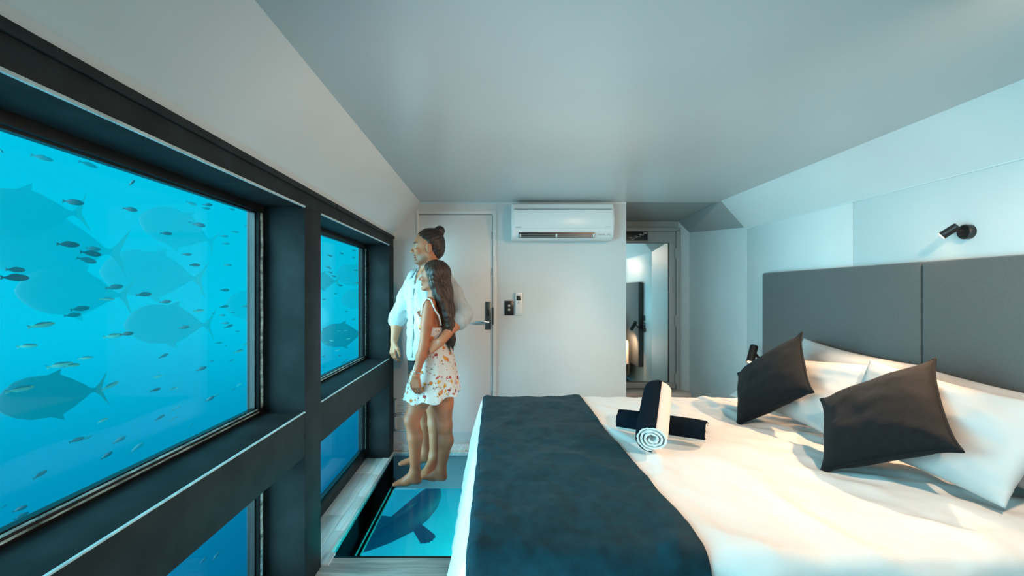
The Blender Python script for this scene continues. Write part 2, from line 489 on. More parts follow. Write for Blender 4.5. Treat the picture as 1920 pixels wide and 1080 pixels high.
# floor: boards across the room, glass panel over the water
FY = 2.211
fl = S(empty('floor', (0.5, 0.6, 0)))
pl_me = None
w_ = 0.142
y_ = FY - 0.012
k = 0
while y_ > YN:
    b = MB().box(XW, XR, -w_ + 0.0015, -0.0015, -0.018, 0.0, 0.0015) if pl_me is None else None
    if pl_me is None:
        o = b.build('plank', M['wood_floor'], fl)
        pl_me = o.data
    else:
        o = link_mesh('plank', pl_me, None, fl)
    o.location = (0, y_, 0)
    y_ -= w_; k += 1
box('sub_floor', M['gap'], fl, -1.0, XR, YN, FY - 0.01, -0.06, -0.018)
box('sub_floor', M['gap'], fl, 0.42, XR, FY - 0.01, 4.7, -0.06, -0.004)
box('threshold', M['dark'], fl, XW, 0.42, FY - 0.012, FY, -0.03, 0.001)
# ledge under the lower windows
led = S(empty('ledge', (-0.9, 1.4, 0)))
ys = [YN + 0.08, -0.1, 0.9, COL_A]
for i in range(3):
    box('plank', M['wood_ledge'], led, -0.985, XW - 0.055, ys[i] + 0.001, ys[i + 1] - 0.001, -0.03, 0.0, 0.0015)
    box('edge_plank', M['wood_ledge'], led, XW - 0.053, XW, ys[i] + 0.001, ys[i + 1] - 0.001, -0.03, 0.0, 0.0015)
ys = [COL_B, 2.62, 3.22, POST]
for i in range(3):
    box('plank', M['wood_ledge'], led, -0.985, XW - 0.055, ys[i] + 0.001, ys[i + 1] - 0.001, -0.03, 0.0, 0.0015)
ys = [COL_B - 0.0, 2.45, 2.86, 3.2, YB - 0.005]
for i in range(4):
    box('edge_plank', M['wood_ledge'], led, XW - 0.053, XW + 0.004, ys[i] + 0.001, ys[i + 1] - 0.001, -0.03, 0.001, 0.0015)
box('corner_cap', M['wood_ledge'], led, XW - 0.006, XW + 0.035, COL_B, FY + 0.02, -0.004, 0.008, 0.002)
box('back_plank', M['wood_ledge'], led, XW + 0.006, 0.42, YB - 0.03, YB - 0.013, -0.03, 0.002, 0.001)

# glass floor: upper pane, shaft lining, lower pane with its frame
fg = S(empty('floor_glass', (-0.2, 2.9, 0)))
box('upper_pane', M['floor_glass'], fg, XW + 0.005, 0.42, FY + 0.001, YB - 0.031, -0.020, -0.001)
box('lower_pane', M['lower_glass'], fg, XW + 0.03, 0.39, FY + 0.03, YB - 0.02, -0.275, -0.255)
sh = S(empty('shaft', (-0.2, 2.9, -0.27)))
M['shaft'] = mat_base('shaft_lining', rgb(120, 150, 154), 0.4)
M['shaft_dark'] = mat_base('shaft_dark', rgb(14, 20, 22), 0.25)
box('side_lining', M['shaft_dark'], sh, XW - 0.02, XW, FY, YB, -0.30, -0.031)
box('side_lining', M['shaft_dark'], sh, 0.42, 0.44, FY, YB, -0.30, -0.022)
box('back_lining', M['shaft'], sh, XW, 0.42, YB - 0.012, YB + 0.01, -0.30, -0.031)
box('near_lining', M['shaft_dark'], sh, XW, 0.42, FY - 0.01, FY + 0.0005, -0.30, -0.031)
for i, (xa, za) in enumerate(((XW, -0.252), (XW, -0.215))):
    box('rail', M['gasket'], sh, xa, xa + 0.028 - i * 0.009, FY + 0.001, YB - 0.013, za - 0.02, za)

# ------------------------------------------------------------------ water round the room
def water():
    m = bpy.data.materials.new('sea_water')
    m.use_nodes = True
    nt = m.node_tree
    nt.nodes.clear()
    o = nt.nodes.new('ShaderNodeOutputMaterial')
    v = nt.nodes.new('ShaderNodeVolumePrincipled')
    dens = 0.26
    v.inputs['Density'].default_value = dens
    v.inputs['Color'].default_value = (0, 0, 0, 1)
    g = nt.nodes.new('ShaderNodeNewGeometry')
    s = nt.nodes.new('ShaderNodeSeparateXYZ')
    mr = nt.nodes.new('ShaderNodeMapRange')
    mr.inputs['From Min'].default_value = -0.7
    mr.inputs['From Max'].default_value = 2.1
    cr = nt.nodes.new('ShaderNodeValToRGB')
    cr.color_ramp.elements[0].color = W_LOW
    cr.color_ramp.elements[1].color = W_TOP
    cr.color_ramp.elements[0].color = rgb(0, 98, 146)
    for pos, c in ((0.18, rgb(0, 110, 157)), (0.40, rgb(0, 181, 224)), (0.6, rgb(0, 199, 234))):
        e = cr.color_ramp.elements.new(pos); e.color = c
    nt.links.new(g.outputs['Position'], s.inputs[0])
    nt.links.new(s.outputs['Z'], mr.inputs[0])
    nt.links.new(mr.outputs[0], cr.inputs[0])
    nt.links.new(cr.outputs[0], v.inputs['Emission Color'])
    v.inputs['Emission Strength'].default_value = dens * EXPO  # scattered daylight and haze put in as the water's own glow
    nt.links.new(v.outputs[0], o.inputs['Volume'])
    b = MB()
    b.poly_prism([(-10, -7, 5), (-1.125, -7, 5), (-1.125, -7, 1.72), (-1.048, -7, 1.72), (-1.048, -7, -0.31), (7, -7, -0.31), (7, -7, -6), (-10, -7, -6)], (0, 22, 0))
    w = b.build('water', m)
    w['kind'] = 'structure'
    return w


water()


# ------------------------------------------------------------------ things on the walls
ac = tag(empty('air_conditioner', (0.53, YB, 1.68)), 'white split air conditioner mounted high on the back wall', 'air conditioner')
AX0, AX1, AZ0, AZ1 = 0.138, 0.932, 1.690, 1.982
def ac_body():
    prof = [(0.0, AZ0 + 0.0), (-0.14, AZ0 + 0.0), (-0.185, AZ0 + 0.022), (-0.205, AZ0 + 0.075), (-0.21, AZ0 + 0.16), (-0.20, AZ1 - 0.055), (-0.175, AZ1 - 0.012), (-0.14, AZ1), (0.0, AZ1)]
    return MB().poly_prism([(AX0, YB + p[0] * 0.8 - 0.001, p[1]) for p in prof], (AX1 - AX0, 0, 0))
b = ac_body()
bmesh.ops.bevel(b.bm, geom=[e for e in b.bm.edges], offset=0.012, segments=3, affect='EDGES', profile=0.5)
b.build('body', M['ac'], ac, autos=35)
FYA = YB - 0.168
box('top_slot', M['ac_grey'], ac, AX0 + 0.02, AX1 - 0.02, FYA - 0.002, FYA + 0.04, AZ1 - 0.058, AZ1 - 0.050)
box('front_panel', M['ac'], ac, AX0 + 0.014, AX1 - 0.012, FYA - 0.006, FYA + 0.012, AZ0 + 0.085, AZ1 - 0.060, 0.005)
box('outlet', M['dark'], ac, AX0 + 0.055, AX1 - 0.155, FYA + 0.001, FYA + 0.05, AZ0 + 0.016, AZ0 + 0.055)
fp = box('louvre', M['ac_grey'], ac, AX0 + 0.058, AX1 - 0.158, FYA - 0.006, FYA + 0.02, AZ0 + 0.022, AZ0 + 0.028, 0.002)
box('louvre', M['ac_grey'], ac, AX0 + 0.06, AX1 - 0.165, FYA - 0.004, FYA + 0.02, AZ0 + 0.037, AZ0 + 0.040, 0.001)
for x in (AX0 + 0.06, AX0 + 0.338, AX1 - 0.168):
    box('louvre_clip', M['ac'], ac, x, x + 0.012, FYA - 0.008, FYA + 0.01, AZ0 + 0.018, AZ0 + 0.044, 0.003)
box('display_panel', M['ac_grey'], ac, AX1 - 0.125, AX1 - 0.075, FYA + 0.0005, FYA + 0.01, AZ0 + 0.034, AZ0 + 0.042)
MB().tube([(AX1 - 0.045 + 0.012 * math.cos(t * math.pi / 8), FYA - 0.001, AZ0 + 0.03 + 0.012 * math.sin(t * math.pi / 8)) for t in range(9)], 0.0022, 6).build('sensor_mark', M['ac_grey'], ac)


def text(name, s, size, loc, mat, parent, rot=(math.pi / 2, 0, 0), ext=0.0006):
    c = bpy.data.curves.new(name, 'FONT')
    c.body = s; c.size = size; c.extrude = ext
    t = bpy.data.objects.new(name, c)
    me = bpy.data.meshes.new_from_object(t)
    bpy.data.objects.remove(t)
    me.name = name; me.materials.clear(); me.materials.append(mat)
    o = bpy.data.objects.new(name, me)
    COL.objects.link(o)
    o.location = Vector(loc); o.rotation_euler = rot
    if parent:
        o.parent = parent
        o.matrix_parent_inverse = Matrix.Translation(-parent.location)
    return o


text('maker_lettering', 'DAIKIN', 0.014, (AX0 + 0.028, FYA - 0.0068, AZ0 + 0.090), M['ac_grey'], ac)
text('series_lettering', 'inverter', 0.013, (AX1 - 0.072, FYA - 0.0068, AZ0 + 0.094), M['ac_grey'], ac)

P = at(946, 591, YB); Q = at(963, 564, YB)
sw = tag(empty('light_switch', (P.x + .035, YB, P.z)), 'black switch plate with two silver buttons beside the remote', 'switch')
box('plate', M['dark'], sw, P.x, Q.x, YB - 0.010, YB - 0.0005, P.z, Q.z, 0.002)
for dz in (0.045, 0.077):
    MB().tube([((P.x + Q.x) / 2, YB - 0.009, P.z + dz), ((P.x + Q.x) / 2, YB - 0.016, P.z + dz)], [0.0095, 0.009], 14).build('button', M['ac'], sw, autos=40)
P = at(965.5, 591, YB); Q = at(979, 548, YB)
rm = tag(empty('remote_control', (P.x + .03, YB, P.z)), 'white air conditioner remote in a wall holder', 'remote')
box('holder', M['ac'], rm, P.x - 0.003, Q.x + 0.003, YB - 0.014, YB - 0.0005, P.z, P.z + 0.105, 0.004)
box('body', M['ac'], rm, P.x + 0.002, Q.x - 0.002, YB - 0.026, YB - 0.0142, P.z + 0.012, Q.z, 0.004)
box('screen', M['dark'], rm, P.x + 0.010, Q.x - 0.010, YB - 0.0275, YB - 0.025, Q.z - 0.066, Q.z - 0.028, 0.001)
for i, dx in enumerate((0.010, 0.022, 0.036)):
    for j in range(2 if i == 1 else 1):
        box('key', M['ac_grey'], rm, P.x + dx, P.x + dx + 0.008, YB - 0.0285, YB - 0.025, Q.z - 0.082 - j * 0.011, Q.z - 0.076 - j * 0.011, 0.001)

# stair sign over the mirrored door
sg = tag(empty('stair_sign', (1.42, Y2, 1.86)), 'small black sign with white stair symbols above the mirrored door', 'sign')
SY = Y2 - 0.032
box('plate', M['dark'], sg, 1.24, 1.573, SY - 0.006, SY, 1.812, 1.902, 0.002)
st = MB()
sx, sz = 1.40, 1.822
pts = []
for i in range(5):
    st.box(sx, sx + 0.036, SY - 0.0075, SY - 0.006, sz, sz + 0.004)
    st.box(sx + 0.032, sx + 0.036, SY - 0.0075, SY - 0.006, sz, sz + 0.016)
    sx += 0.032; sz += 0.0145
st.build('stair_line', M['print'], sg)
for i in range(4):
    x, z = 1.383 + i * 0.048, 1.838 + i * 0.0165
    f = MB().tube([(x, SY - 0.0068, z), (x + 0.014, SY - 0.0068, z + 0.004), (x + 0.028, SY - 0.0068, z)], [0.002, 0.0045, 0.003], 6)
    f.box(x + 0.024, x + 0.032, SY - 0.0075, SY - 0.006, z - 0.003, z + 0.007)
    f.build('symbol', M['print'], sg)

# wall vents in the corner behind the couple
for i, (z0, z1, lab) in enumerate(((0.300, 0.425, 'white louvred wall vent, upper of two behind the couple'), (0.165, 0.290, 'white louvred wall vent, lower of two behind the couple'))):
    v = tag(empty('wall_vent', (-0.735, YB, z0)), lab, 'vent', 'wall vents behind the couple')
    x0, x1 = -0.800, -0.665
    box('backing', M['ac_grey'], v, x0, x1, YB - 0.005, YB - 0.0145 + 0.014, z0, z1)
    for (a, b_, c, d) in ((x0, x1, z1 - 0.012, z1), (x0, x1, z0, z0 + 0.012), (x0, x0 + 0.012, z0, z1), (x1 - 0.012, x1, z0, z1)):
        box('frame', M['ac'], v, a, b_, YB - 0.012, YB - 0.005, c, d, 0.001)
    for k in range(8):
        z = z0 + 0.016 + k * 0.012
        MB().poly_prism([(x0 + 0.012, YB - 0.005, z + 0.007), (x0 + 0.012, YB - 0.011, z), (x0 + 0.012, YB - 0.011, z + 0.002), (x0 + 0.012, YB - 0.005, z + 0.009)], (x1 - x0 - 0.024, 0, 0)).build('slat', M['ac'], v)

# sockets on the headboard wall, seen in the mirror
for z0, lab, nb in ((0.905, 'black switch plate beside the headboard, seen in the mirror', 1), (0.815, 'black socket plate beside the headboard, seen in the mirror', 3)):
    s_ = tag(empty('wall_socket', (XR, 3.36, z0)), lab, 'socket')
    box('plate', M['dark'], s_, XR - 0.010, XR - 0.0005, 3.285, 3.352, z0, z0 + 0.07, 0.002)
    for j in range(nb):
        box('button', M['chrome'], s_, XR - 0.013, XR - 0.009, 3.297 + 0.018 * j, 3.309 + 0.018 * j, z0 + 0.03, z0 + 0.043, 0.001)

# ------------------------------------------------------------------ headboard
XH = 1.93
hb = tag(empty('headboard', (XR, 2.06, 0)), 'tall grey upholstered headboard in two panels against the wall', 'headboard')
for (y0, y1) in ((2.062, 3.28), (0.84, 2.056)):
    box('panel', M['headboard'], hb, XH, XR - 0.012, y0, y1, 0.28, 1.422, 0.014)
box('backing', M['gap'], hb, XR - 0.014, XR - 0.001, 0.86, 3.26, 0.28, 1.41)

# ------------------------------------------------------------------ lamps
def lamp_light(name, loc, d, energy, angle, blend, radius, color):
    l = bpy.data.lights.new(name, 'SPOT')
    l.energy = energy; l.spot_size = math.radians(angle); l.spot_blend = blend
    l.shadow_soft_size = radius; l.color = color
    o = bpy.data.objects.new(name, l)
    COL.objects.link(o)
    o.location = loc
    o.rotation_euler = Vector(d).to_track_quat('-Z', 'Y').to_euler()
    return o


WARM = (1.0, 0.60, 0.34)
wlp = tag(empty('wall_lamp', (XR, 1.914, 1.537)), 'small black wall spotlight glowing above the headboard', 'lamp')
MB().tube([(XR - 0.0005, 1.914, 1.537), (XR - 0.022, 1.914, 1.537), (XR - 0.026, 1.914, 1.537)], [0.031, 0.031, 0.027], 28).build('mount', M['lamp'], wlp, autos=40)
MB().tube([(XR - 0.024, 1.918, 1.540), (XR - 0.052, 1.926, 1.549)], [0.009, 0.009], 12).build('pivot', M['lamp'], wlp, autos=40)
hd = Vector((-0.50, 0.62, -0.60)).normalized()
h0 = Vector((XR - 0.050, 1.915, 1.560))
h1 = h0 + hd * 0.058
MB().tube([h0 - hd * 0.004, h0, h0 + hd * 0.04, h1], [0.013, 0.0165, 0.0165, 0.0165], 18).build('head', M['lamp'], wlp, autos=40)
MB().tube([h1 + hd * 0.0006, h1 + hd * 0.003], [0.0145, 0.011], 16).build('bulb', M['bulb'], wlp)
lamp_light('wall_lamp_light', h1 + hd * 0.02, (-0.86, 0.12, -0.50), 52, 112, 0.45, 0.02, WARM)

bsl = tag(empty('reading_lamp', (XH, 3.33, 0.80)), 'black cylinder reading lamp at the far end of the headboard', 'lamp')
r0, r1 = at(1414, 649, 3.30), at(1406.5, 679, 3.26)
rd = (r1 - r0).normalized()
MB().tube([r0 - rd * 0.004, r0, r1 - rd * 0.004, r1], [0.022, 0.027, 0.027, 0.027], 22).build('head', M['lamp'], bsl, autos=40)
MB().tube([r1 + rd * 0.0004, r1 + rd * 0.002], [0.021, 0.018], 16).build('bulb', M['bulb_dim'], bsl)
MB().tube([at(1413, 660, 3.30), at(1424, 673, 3.32), Vector((XR - 0.01, 3.345, 0.79))], [0.010, 0.010, 0.010], 12).build('arm', M['lamp'], bsl, autos=50)
MB().tube([(XR - 0.0005, 3.345, 0.785), (XR - 0.02, 3.345, 0.785)], [0.03, 0.03], 20).build('mount', M['lamp'], bsl, autos=40)
lamp_light('reading_lamp_light', r1 + rd * 0.02, (-0.35, -0.45, -0.72), 20, 140, 0.5, 0.02, WARM)

# ------------------------------------------------------------------ bed
BX0, BX1, BY0, BY1, BZ = -0.085, 1.90, 1.16, 3.00, 0.60
bed = tag(empty('bed', (0.9, 2.08, 0)), 'king size bed base and mattress under the white duvet', 'bed')
box('base', M['bedbase'], bed, BX0 + 0.06, BX1 + 0.02, BY0 + 0.06, BY1 - 0.06, 0.10, 0.32, 0.02)
box('mattress', M['pillow'], bed, BX0 + 0.03, BX1, BY0 + 0.03, BY1 - 0.03, 0.32, 0.565, 0.05)
for x in (BX0 + 0.15, BX1 - 0.15):
    for y in (BY0 + 0.15, BY1 - 0.15):
        box('leg', M['dark'], bed, x - 0.03, x + 0.03, y - 0.03, y + 0.03, 0.0, 0.10, 0.004)


def bend(s, r, flare):
    """arc length past an edge -> (outward, drop)"""
    if s <= 0: return s, 0.0
    q = r * math.pi / 2
    if s < q:
        a = s / r
        return r * math.sin(a), r * (1 - math.cos(a))
    return r + (s - q) * flare, r + (s - q) * math.sqrt(1 - flare * flare)


def fbm(x, y, z=0.0, o=3):
    return noise.fractal(Vector((x, y, z)), 1.0, 2.0, o, noise_basis='PERLIN_ORIGINAL')


def ridge(x, y, z):
    return 1.0 - abs(noise.noise(Vector((x, y, z)))) * 2.2


def drape(name, u0, u1, v0, v1, lift, mat, nu, nv, wr, thick, parent=None):
    verts, faces = [], []
    r = 0.055
    for i in range(nu + 1):
        u = u0 + (u1 - u0) * i / nu
        for j in range(nv + 1):
            v = v0 + (v1 - v0) * j / nv
            ox, dx = (u, 0.0) if u >= BX0 + r else (lambda q: (BX0 + r - q[0], q[1]))(bend(BX0 + r - u, r, 0.22))
            if v < BY0 + r:
                q = bend(BY0 + r - v, r, 0.05); oy, dy = BY0 + r - q[0], q[1]
            elif v > BY1 - r:
                q = bend(v - BY1 + r, r, 0.05); oy, dy = BY1 - r + q[0], q[1]
            else: oy, dy = v, 0.0
            drop = math.hypot(dx, dy) if dx > 0 and dy > 0 else max(dx, dy)
            z = BZ - drop
            top = max(0.0, 1 - drop / 0.12)
            # puff and wrinkles of the cover
            w = 0.010 * fbm(ox * 3.0, oy * 3.0, 1.3) + 0.006 * fbm(ox * 8, oy * 5, 4.1)
            w += 0.012 * max(0, ridge(ox * 2.2 + oy * 1.2, oy * 0.9 - ox * 1.6, 2.0) - 0.55) * 2
            pz = max(0.0, min(1.0, (ox - 1.0) / 0.5))       # pressed folds by the pillows
            w += pz * 0.012 * math.sin((ox * 0.45 + oy) * 34 + 3 * fbm(ox * 4, oy * 4, 9)) * (0.4 + 0.6 * noise.noise(Vector((ox * 5, oy * 5, 3))))
            if lift: w += 0.009 * ridge(ox * 9, oy * 7 + ox * 5, 6.0) * math.exp(-max(0, ox - BX0) / 0.13)
            w *= wr
            side = 0.012 * math.sin(oy * 17 + 2.0 * fbm(oy * 3, z * 2)) * min(1, dx / 0.1) if dx > 0 else 0
            side2 = 0.010 * math.sin(ox * 15 + 2.0 * fbm(ox * 3, z * 2)) * min(1, dy / 0.1) if dy > 0 else 0
            nx = -1 if dx > 0.03 else 0
            ny = (-1 if v < BY0 + r else 1) if dy > 0.03 else 0
            L = lift
            cz = L * (top if (nx or ny) else 1)
            X = ox + nx * (L * min(1, dx / 0.055)) - abs(side)
            Yv = oy + ny * (L * min(1, dy / 0.055)) + (side2 if ny else 0)
            verts.append((X, Yv, max(0.02, z + w * top + cz)))
    for i in range(nu):
        for j in range(nv):
            a = i * (nv + 1) + j
            faces.append((a, a + nv + 1, a + nv + 2, a + 1))
    me = bpy.data.meshes.new(name)
    me.from_pydata(verts, [], faces)
    o = link_mesh(name, me, mat, parent, True)
    sm = o.modifiers.new('thickness', 'SOLIDIFY'); sm.thickness = thick; sm.offset = -1
    me.update()
    return o


dv = drape('duvet', BX0 + 0.055 - 0.52, BX1 - 0.02, BY0 - 0.36, BY1 + 0.30, 0.0, M['linen'], 210, 210, 1.0, 0.018)
tag(dv, 'crumpled white duvet covering the bed and hanging over its foot', 'duvet')
rn = drape('bed_runner', BX0 + 0.055 - 0.045, 0.555, BY0 - 0.34, BY1 + 0.26, 0.010, M['runner'], 120, 220, 1.0, 0.005)
tag(rn, 'dark teal bed runner laid across the foot of the bed', 'bed runner')


def pillow(name, corners, thick, mat, label, cat, group, seam=0.0, n=36, pinch=0.10, seed=0.0, wr=0.013, ear=0.0, sag=0.0):
    """corners: near-top, far-top, far-bottom, near-bottom"""
    A, B, C, D = [Vector(c) for c in corners]
    nrm = (B - A).cross(D - A).normalized()
    if nrm.x > 0: nrm = -nrm
    ctr = (A + B + C + D) / 4
    verts, faces = [], []
    idx = {}
    def surf(u, v, sgn):
        # edges bow inwards between the corners
        uu = u * (1 - pinch * (1 - abs(v) ** 2.2) * abs(u) ** 3 * 0.9)
        vv = v * (1 - pinch * (1 - abs(u) ** 2.2) * abs(v) ** 3 * 0.9)
        if ear:
            e = (abs(u) ** 8) * (abs(v) ** 8)
            uu *= 1 + ear * e; vv *= 1 + ear * e
        p = (A * (1 + uu) * (1 + vv) + B * (1 - uu) * (1 + vv) + C * (1 - uu) * (1 - vv) + D * (1 + uu) * (1 - vv)) / 4
        h = (max(0, 1 - abs(u) ** 2.6) ** 0.55) * (max(0, 1 - abs(v) ** 2.6) ** 0.55)
        t = thick * h
        w = wr * (fbm(u * 2.3 + seed, v * 2.3, seed, 3) + 0.5 * math.sin(6 * (u * (0.6 + .4 * math.sin(seed)) + v) + 4 * fbm(u, v, seed)) * (1 - h * 0.6)) * (h ** 0.5)
        q = p + nrm * (sgn * t + w)
        q.z -= sag * (1 - v) * 0.0
        return q
    for sgn in (1, -1):
        for i in range(n + 1):
            for j in range(n + 1):
                u, v = -1 + 2 * i / n, -1 + 2 * j / n
                u = math.sin(u * math.pi / 2) * 0.6 + u * 0.4; v = math.sin(v * math.pi / 2) * 0.6 + v * 0.4
                edge = i in (0, n) or j in (0, n)
                key = (i, j, 0 if edge else sgn)
                if key not in idx:
                    idx[key] = len(verts); verts.append(surf(u, v, sgn))
        g = lambda i, j: idx[(i, j, 0 if (i in (0, n) or j in (0, n)) else sgn)]
        for i in range(n):
            for j in range(n):
                f = (g(i, j), g(i + 1, j), g(i + 1, j + 1), g(i, j + 1))
                faces.append(f if sgn > 0 else f[::-1])
    me = bpy.data.meshes.new(name)
    me.from_pydata([tuple(v) for v in verts], [], faces)
    bm = bmesh.new(); bm.from_mesh(me); bmesh.ops.recalc_face_normals(bm, faces=bm.faces[:]); bm.to_mesh(me); bm.free()
    if seam:
        root = tag(empty(name, (ctr.x, ctr.y, min(c[2] for c in corners))), label, cat, group)
        link_mesh('cover', me, mat, root, True)
        loop = [idx[(i, 0, 0)] for i in range(n)] + [idx[(n, j, 0)] for j in range(n)] + [idx[(n - i, n, 0)] for i in range(n)] + [idx[(0, n - j, 0)] for j in range(n)]
        pts = [verts[k] for k in loop]; pts.append(pts[0])
        b = MB().tube(pts, seam, 8, caps=False)
        b.build('seam', mat, root, True)
        return root
    o = link_mesh(name, me, mat, None, True)
    return tag(o, label, cat, group)


PG = 'white pillows at the headboard'
pillow('pillow', [(1.86, 1.97, 0.965), (1.85, 2.72, 1.01), (1.74, 2.80, 0.64), (1.74, 1.97, 0.62)], 0.085, M['pillow'], 'white pillow upright against the far headboard panel', 'pillow', PG, seed=1.2)
pillow('pillow', [(1.86, 1.14, 0.93), (1.86, 1.95, 0.955), (1.74, 1.96, 0.62), (1.74, 1.12, 0.62)], 0.085, M['pillow'], 'white pillow upright against the near headboard panel', 'pillow', PG, seed=2.7)
pillow('pillow', [(1.73, 2.04, 0.955), (1.70, 2.72, 0.90), (1.48, 2.86, 0.635), (1.50, 2.02, 0.635)], 0.075, M['pillow'], 'white pillow leaning behind the smaller far charcoal cushion', 'pillow', PG, seed=4.4)
pillow('pillow', [(1.73, 1.30, 0.93), (1.67, 2.02, 0.985), (1.50, 2.06, 0.635), (1.53, 1.36, 0.635)], 0.068, M['pillow'], 'white pillow leaning behind the near charcoal cushion', 'pillow', PG, seed=6.1)
CG = 'charcoal scatter cushions on the bed'
k1 = [(1.645, 2.44, 1.055), (1.455, 2.70, 0.80), (1.262, 2.36, 0.592), (1.465, 2.10, 0.825)]
k2 = [(1.675, 1.735, 1.020), (1.475, 2.04, 0.80), (1.255, 1.735, 0.600), (1.455, 1.425, 0.790)]
pillow('cushion', k1, 0.075, M['cushion'], 'charcoal cushion farther from the camera, balanced on one corner', 'cushion', CG, seam=0.005, wr=0.006, seed=8.0, pinch=0.07, ear=0.05)
pillow('cushion', k2, 0.080, M['cushion'], 'large charcoal cushion nearer the camera, balanced on one corner', 'cushion', CG, seam=0.005, wr=0.006, seed=3.3, pinch=0.07, ear=0.05)


# ------------------------------------------------------------------ rolled towels
def towel(name, p0, p1, r, label, navy_from, navy_to, end_deg, turns=3.3, squash=0.92):
    """two-tone roll: spiral strip of cloth; navy over part of the outer turn"""
    p0, p1 = Vector(p0), Vector(p1)
    d = (p1 - p0).normalized()
    L = (p1 - p0).length
    upv = Vector((0, 0, 1)); upv = (upv - d * d.dot(upv)).normalized()
    sd = d.cross(upv)
    root = tag(empty(name, p0 - Vector((0, 0, r))), label, 'towel', 'rolled towels on the bed')
    ph = math.radians(end_deg) - turns * 2 * math.pi
    def strip(a0, a1, n, mat, nm, extra=0.0, th=0.0085):
        b = MB()
        rings = []
        for i in range(n + 1):
            a = a0 + (a1 - a0) * i / n
            rr = r * (1 - 0.225 * (turns * 2 * math.pi - a) / (2 * math.pi)) + extra
            rr = max(rr, 0.006)
            row = []
            for j in range(9):
                t = j / 8
                bulge = 1 - 0.05 * (2 * t - 1) ** 8 + 0.012 * fbm(t * 4, a * 1.5, len(label))
                ent = 0.006 * fbm(a * 2, 7.0, t)
                for k_, q in ((0, rr * bulge), (1, rr * bulge - th)):
                    x = p0 + d * (L * t + (ent if j in (0, 8) else 0)) + sd * (math.cos(a + ph) * q) + upv * (math.sin(a + ph) * q * squash)
                    row.append(b.bm.verts.new(x))
            rings.append(row)
        for i in range(n):
            A_, B_ = rings[i], rings[i + 1]
            for j in range(8):
                b.bm.faces.new((A_[2 * j], A_[2 * j + 2], B_[2 * j + 2], B_[2 * j]))
                b.bm.faces.new((A_[2 * j + 1], B_[2 * j + 1], B_[2 * j + 3], A_[2 * j + 3]))
            b.bm.faces.new((A_[0], B_[0], B_[1], A_[1])); b.bm.faces.new((A_[16], A_[17], B_[17], B_[16]))
        for row in (rings[0], rings[-1]):
            for j in range(8):
                b.bm.faces.new((row[2 * j], row[2 * j + 1], row[2 * j + 3], row[2 * j + 2]))
        return b.build(nm, mat, root, autos=60)
    full = turns * 2 * math.pi
    strip(0.6, full, int(turns * 26), M['towel_white'], 'white_side')
    strip(full - navy_from, full - navy_to, 30, M['towel_navy'], 'navy_side', 0.004, 0.006)
    return root


T1a, T1b = Vector((0.605, 2.20, 0.665)), Vector((0.935, 2.00, 0.665))
towel('rolled_towel', T1a, T1b, 0.058, 'navy and white towel rolled up flat on the duvet', 3.9, 0.02, 200)
T2a, T2b = Vector((0.650, 1.865, 0.680)), Vector((0.800, 2.205, 0.805))
towel('rolled_towel', T2a, T2b, 0.071, 'white and navy towel rolled up across the other towel', 3.35, 0.02, 268)

# ------------------------------------------------------------------ fish outside
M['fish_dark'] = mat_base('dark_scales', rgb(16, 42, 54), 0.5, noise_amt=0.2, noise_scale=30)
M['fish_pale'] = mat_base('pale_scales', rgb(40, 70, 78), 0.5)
M['trevally'] = mat_base('silver_blue_scales', rgb(6, 18, 28), 0.7, spec=0.1, noise_amt=0.15, noise_scale=8)
M['trev_fin'] = mat_base('yellow_green_fin', rgb(60, 84, 30), 0.7, spec=0.1)
M['grouper'] = mat_base('mottled_grouper_skin', rgb(18, 30, 34), 0.7, spec=0.1, noise_amt=0.45, noise_scale=14)


def mat_striped():
    m = mat_base('striped_scales', rgb(60, 120, 90), 0.4)
    nt = m.node_tree
    p = nt.nodes['Principled BSDF']
    tc = nt.nodes.new('ShaderNodeTexCoord'); sp = nt.nodes.new('ShaderNodeSeparateXYZ'); cr = nt.nodes.new('ShaderNodeValToRGB')
    mr = nt.nodes.new('ShaderNodeMapRange'); mr.inputs['From Min'].default_value = -0.13; mr.inputs['From Max'].default_value = 0.13
    nt.links.new(tc.outputs['Object'], sp.inputs[0]); nt.links.new(sp.outputs['Z'], mr.inputs[0]); nt.links.new(mr.outputs[0], cr.inputs[0])
    r = cr.color_ramp
    r.elements[0].color = rgb(90, 180, 180); r.elements[1].color = rgb(30, 60, 70)
    for pos, c in ((0.42, rgb(120, 200, 180)), (0.5, rgb(26, 70, 84)), (0.6, rgb(150, 210, 150)), (0.72, rgb(40, 80, 84))):
        e = r.elements.new(pos); e.color = c
    nt.links.new(cr.outputs[0], p.inputs['Base Color'])
    return m


M['fish_green'] = mat_striped()


def fish_body(prof, n=14):
    """prof: (x from nose forward, half height, half width, centre z); nose at +x"""
    b = MB()
    rings = []
    for (x, h, w, c) in prof:
        rings.append([b.bm.verts.new((x, w * math.cos(2 * math.pi * k / n), c + h * math.sin(2 * math.pi * k / n))) for k in range(n)])
    for i in range(len(rings) - 1):
        for k in range(n):
            b.bm.faces.new((rings[i][k], rings[i][(k + 1) % n], rings[i + 1][(k + 1) % n], rings[i + 1][k]))
    b.bm.faces.new(rings[0]); b.bm.faces.new(rings[-1][::-1])
    return b


def fin(b, pts, th=0.008):
    b.poly_prism([(p[0], -th / 2, p[1]) for p in pts], (0, th, 0))
    return b


def mesh_of(b, name, mat, smooth=True):
    bmesh.ops.recalc_face_normals(b.bm, faces=b.bm.faces[:])
    me = bpy.data.meshes.new(name); b.bm.to_mesh(me); b.bm.free()
    me.materials.append(mat)
    if smooth:
        me.polygons.foreach_set('use_smooth', [True] * len(me.polygons)); me.set_sharp_from_angle(angle=math.radians(50))
    return me


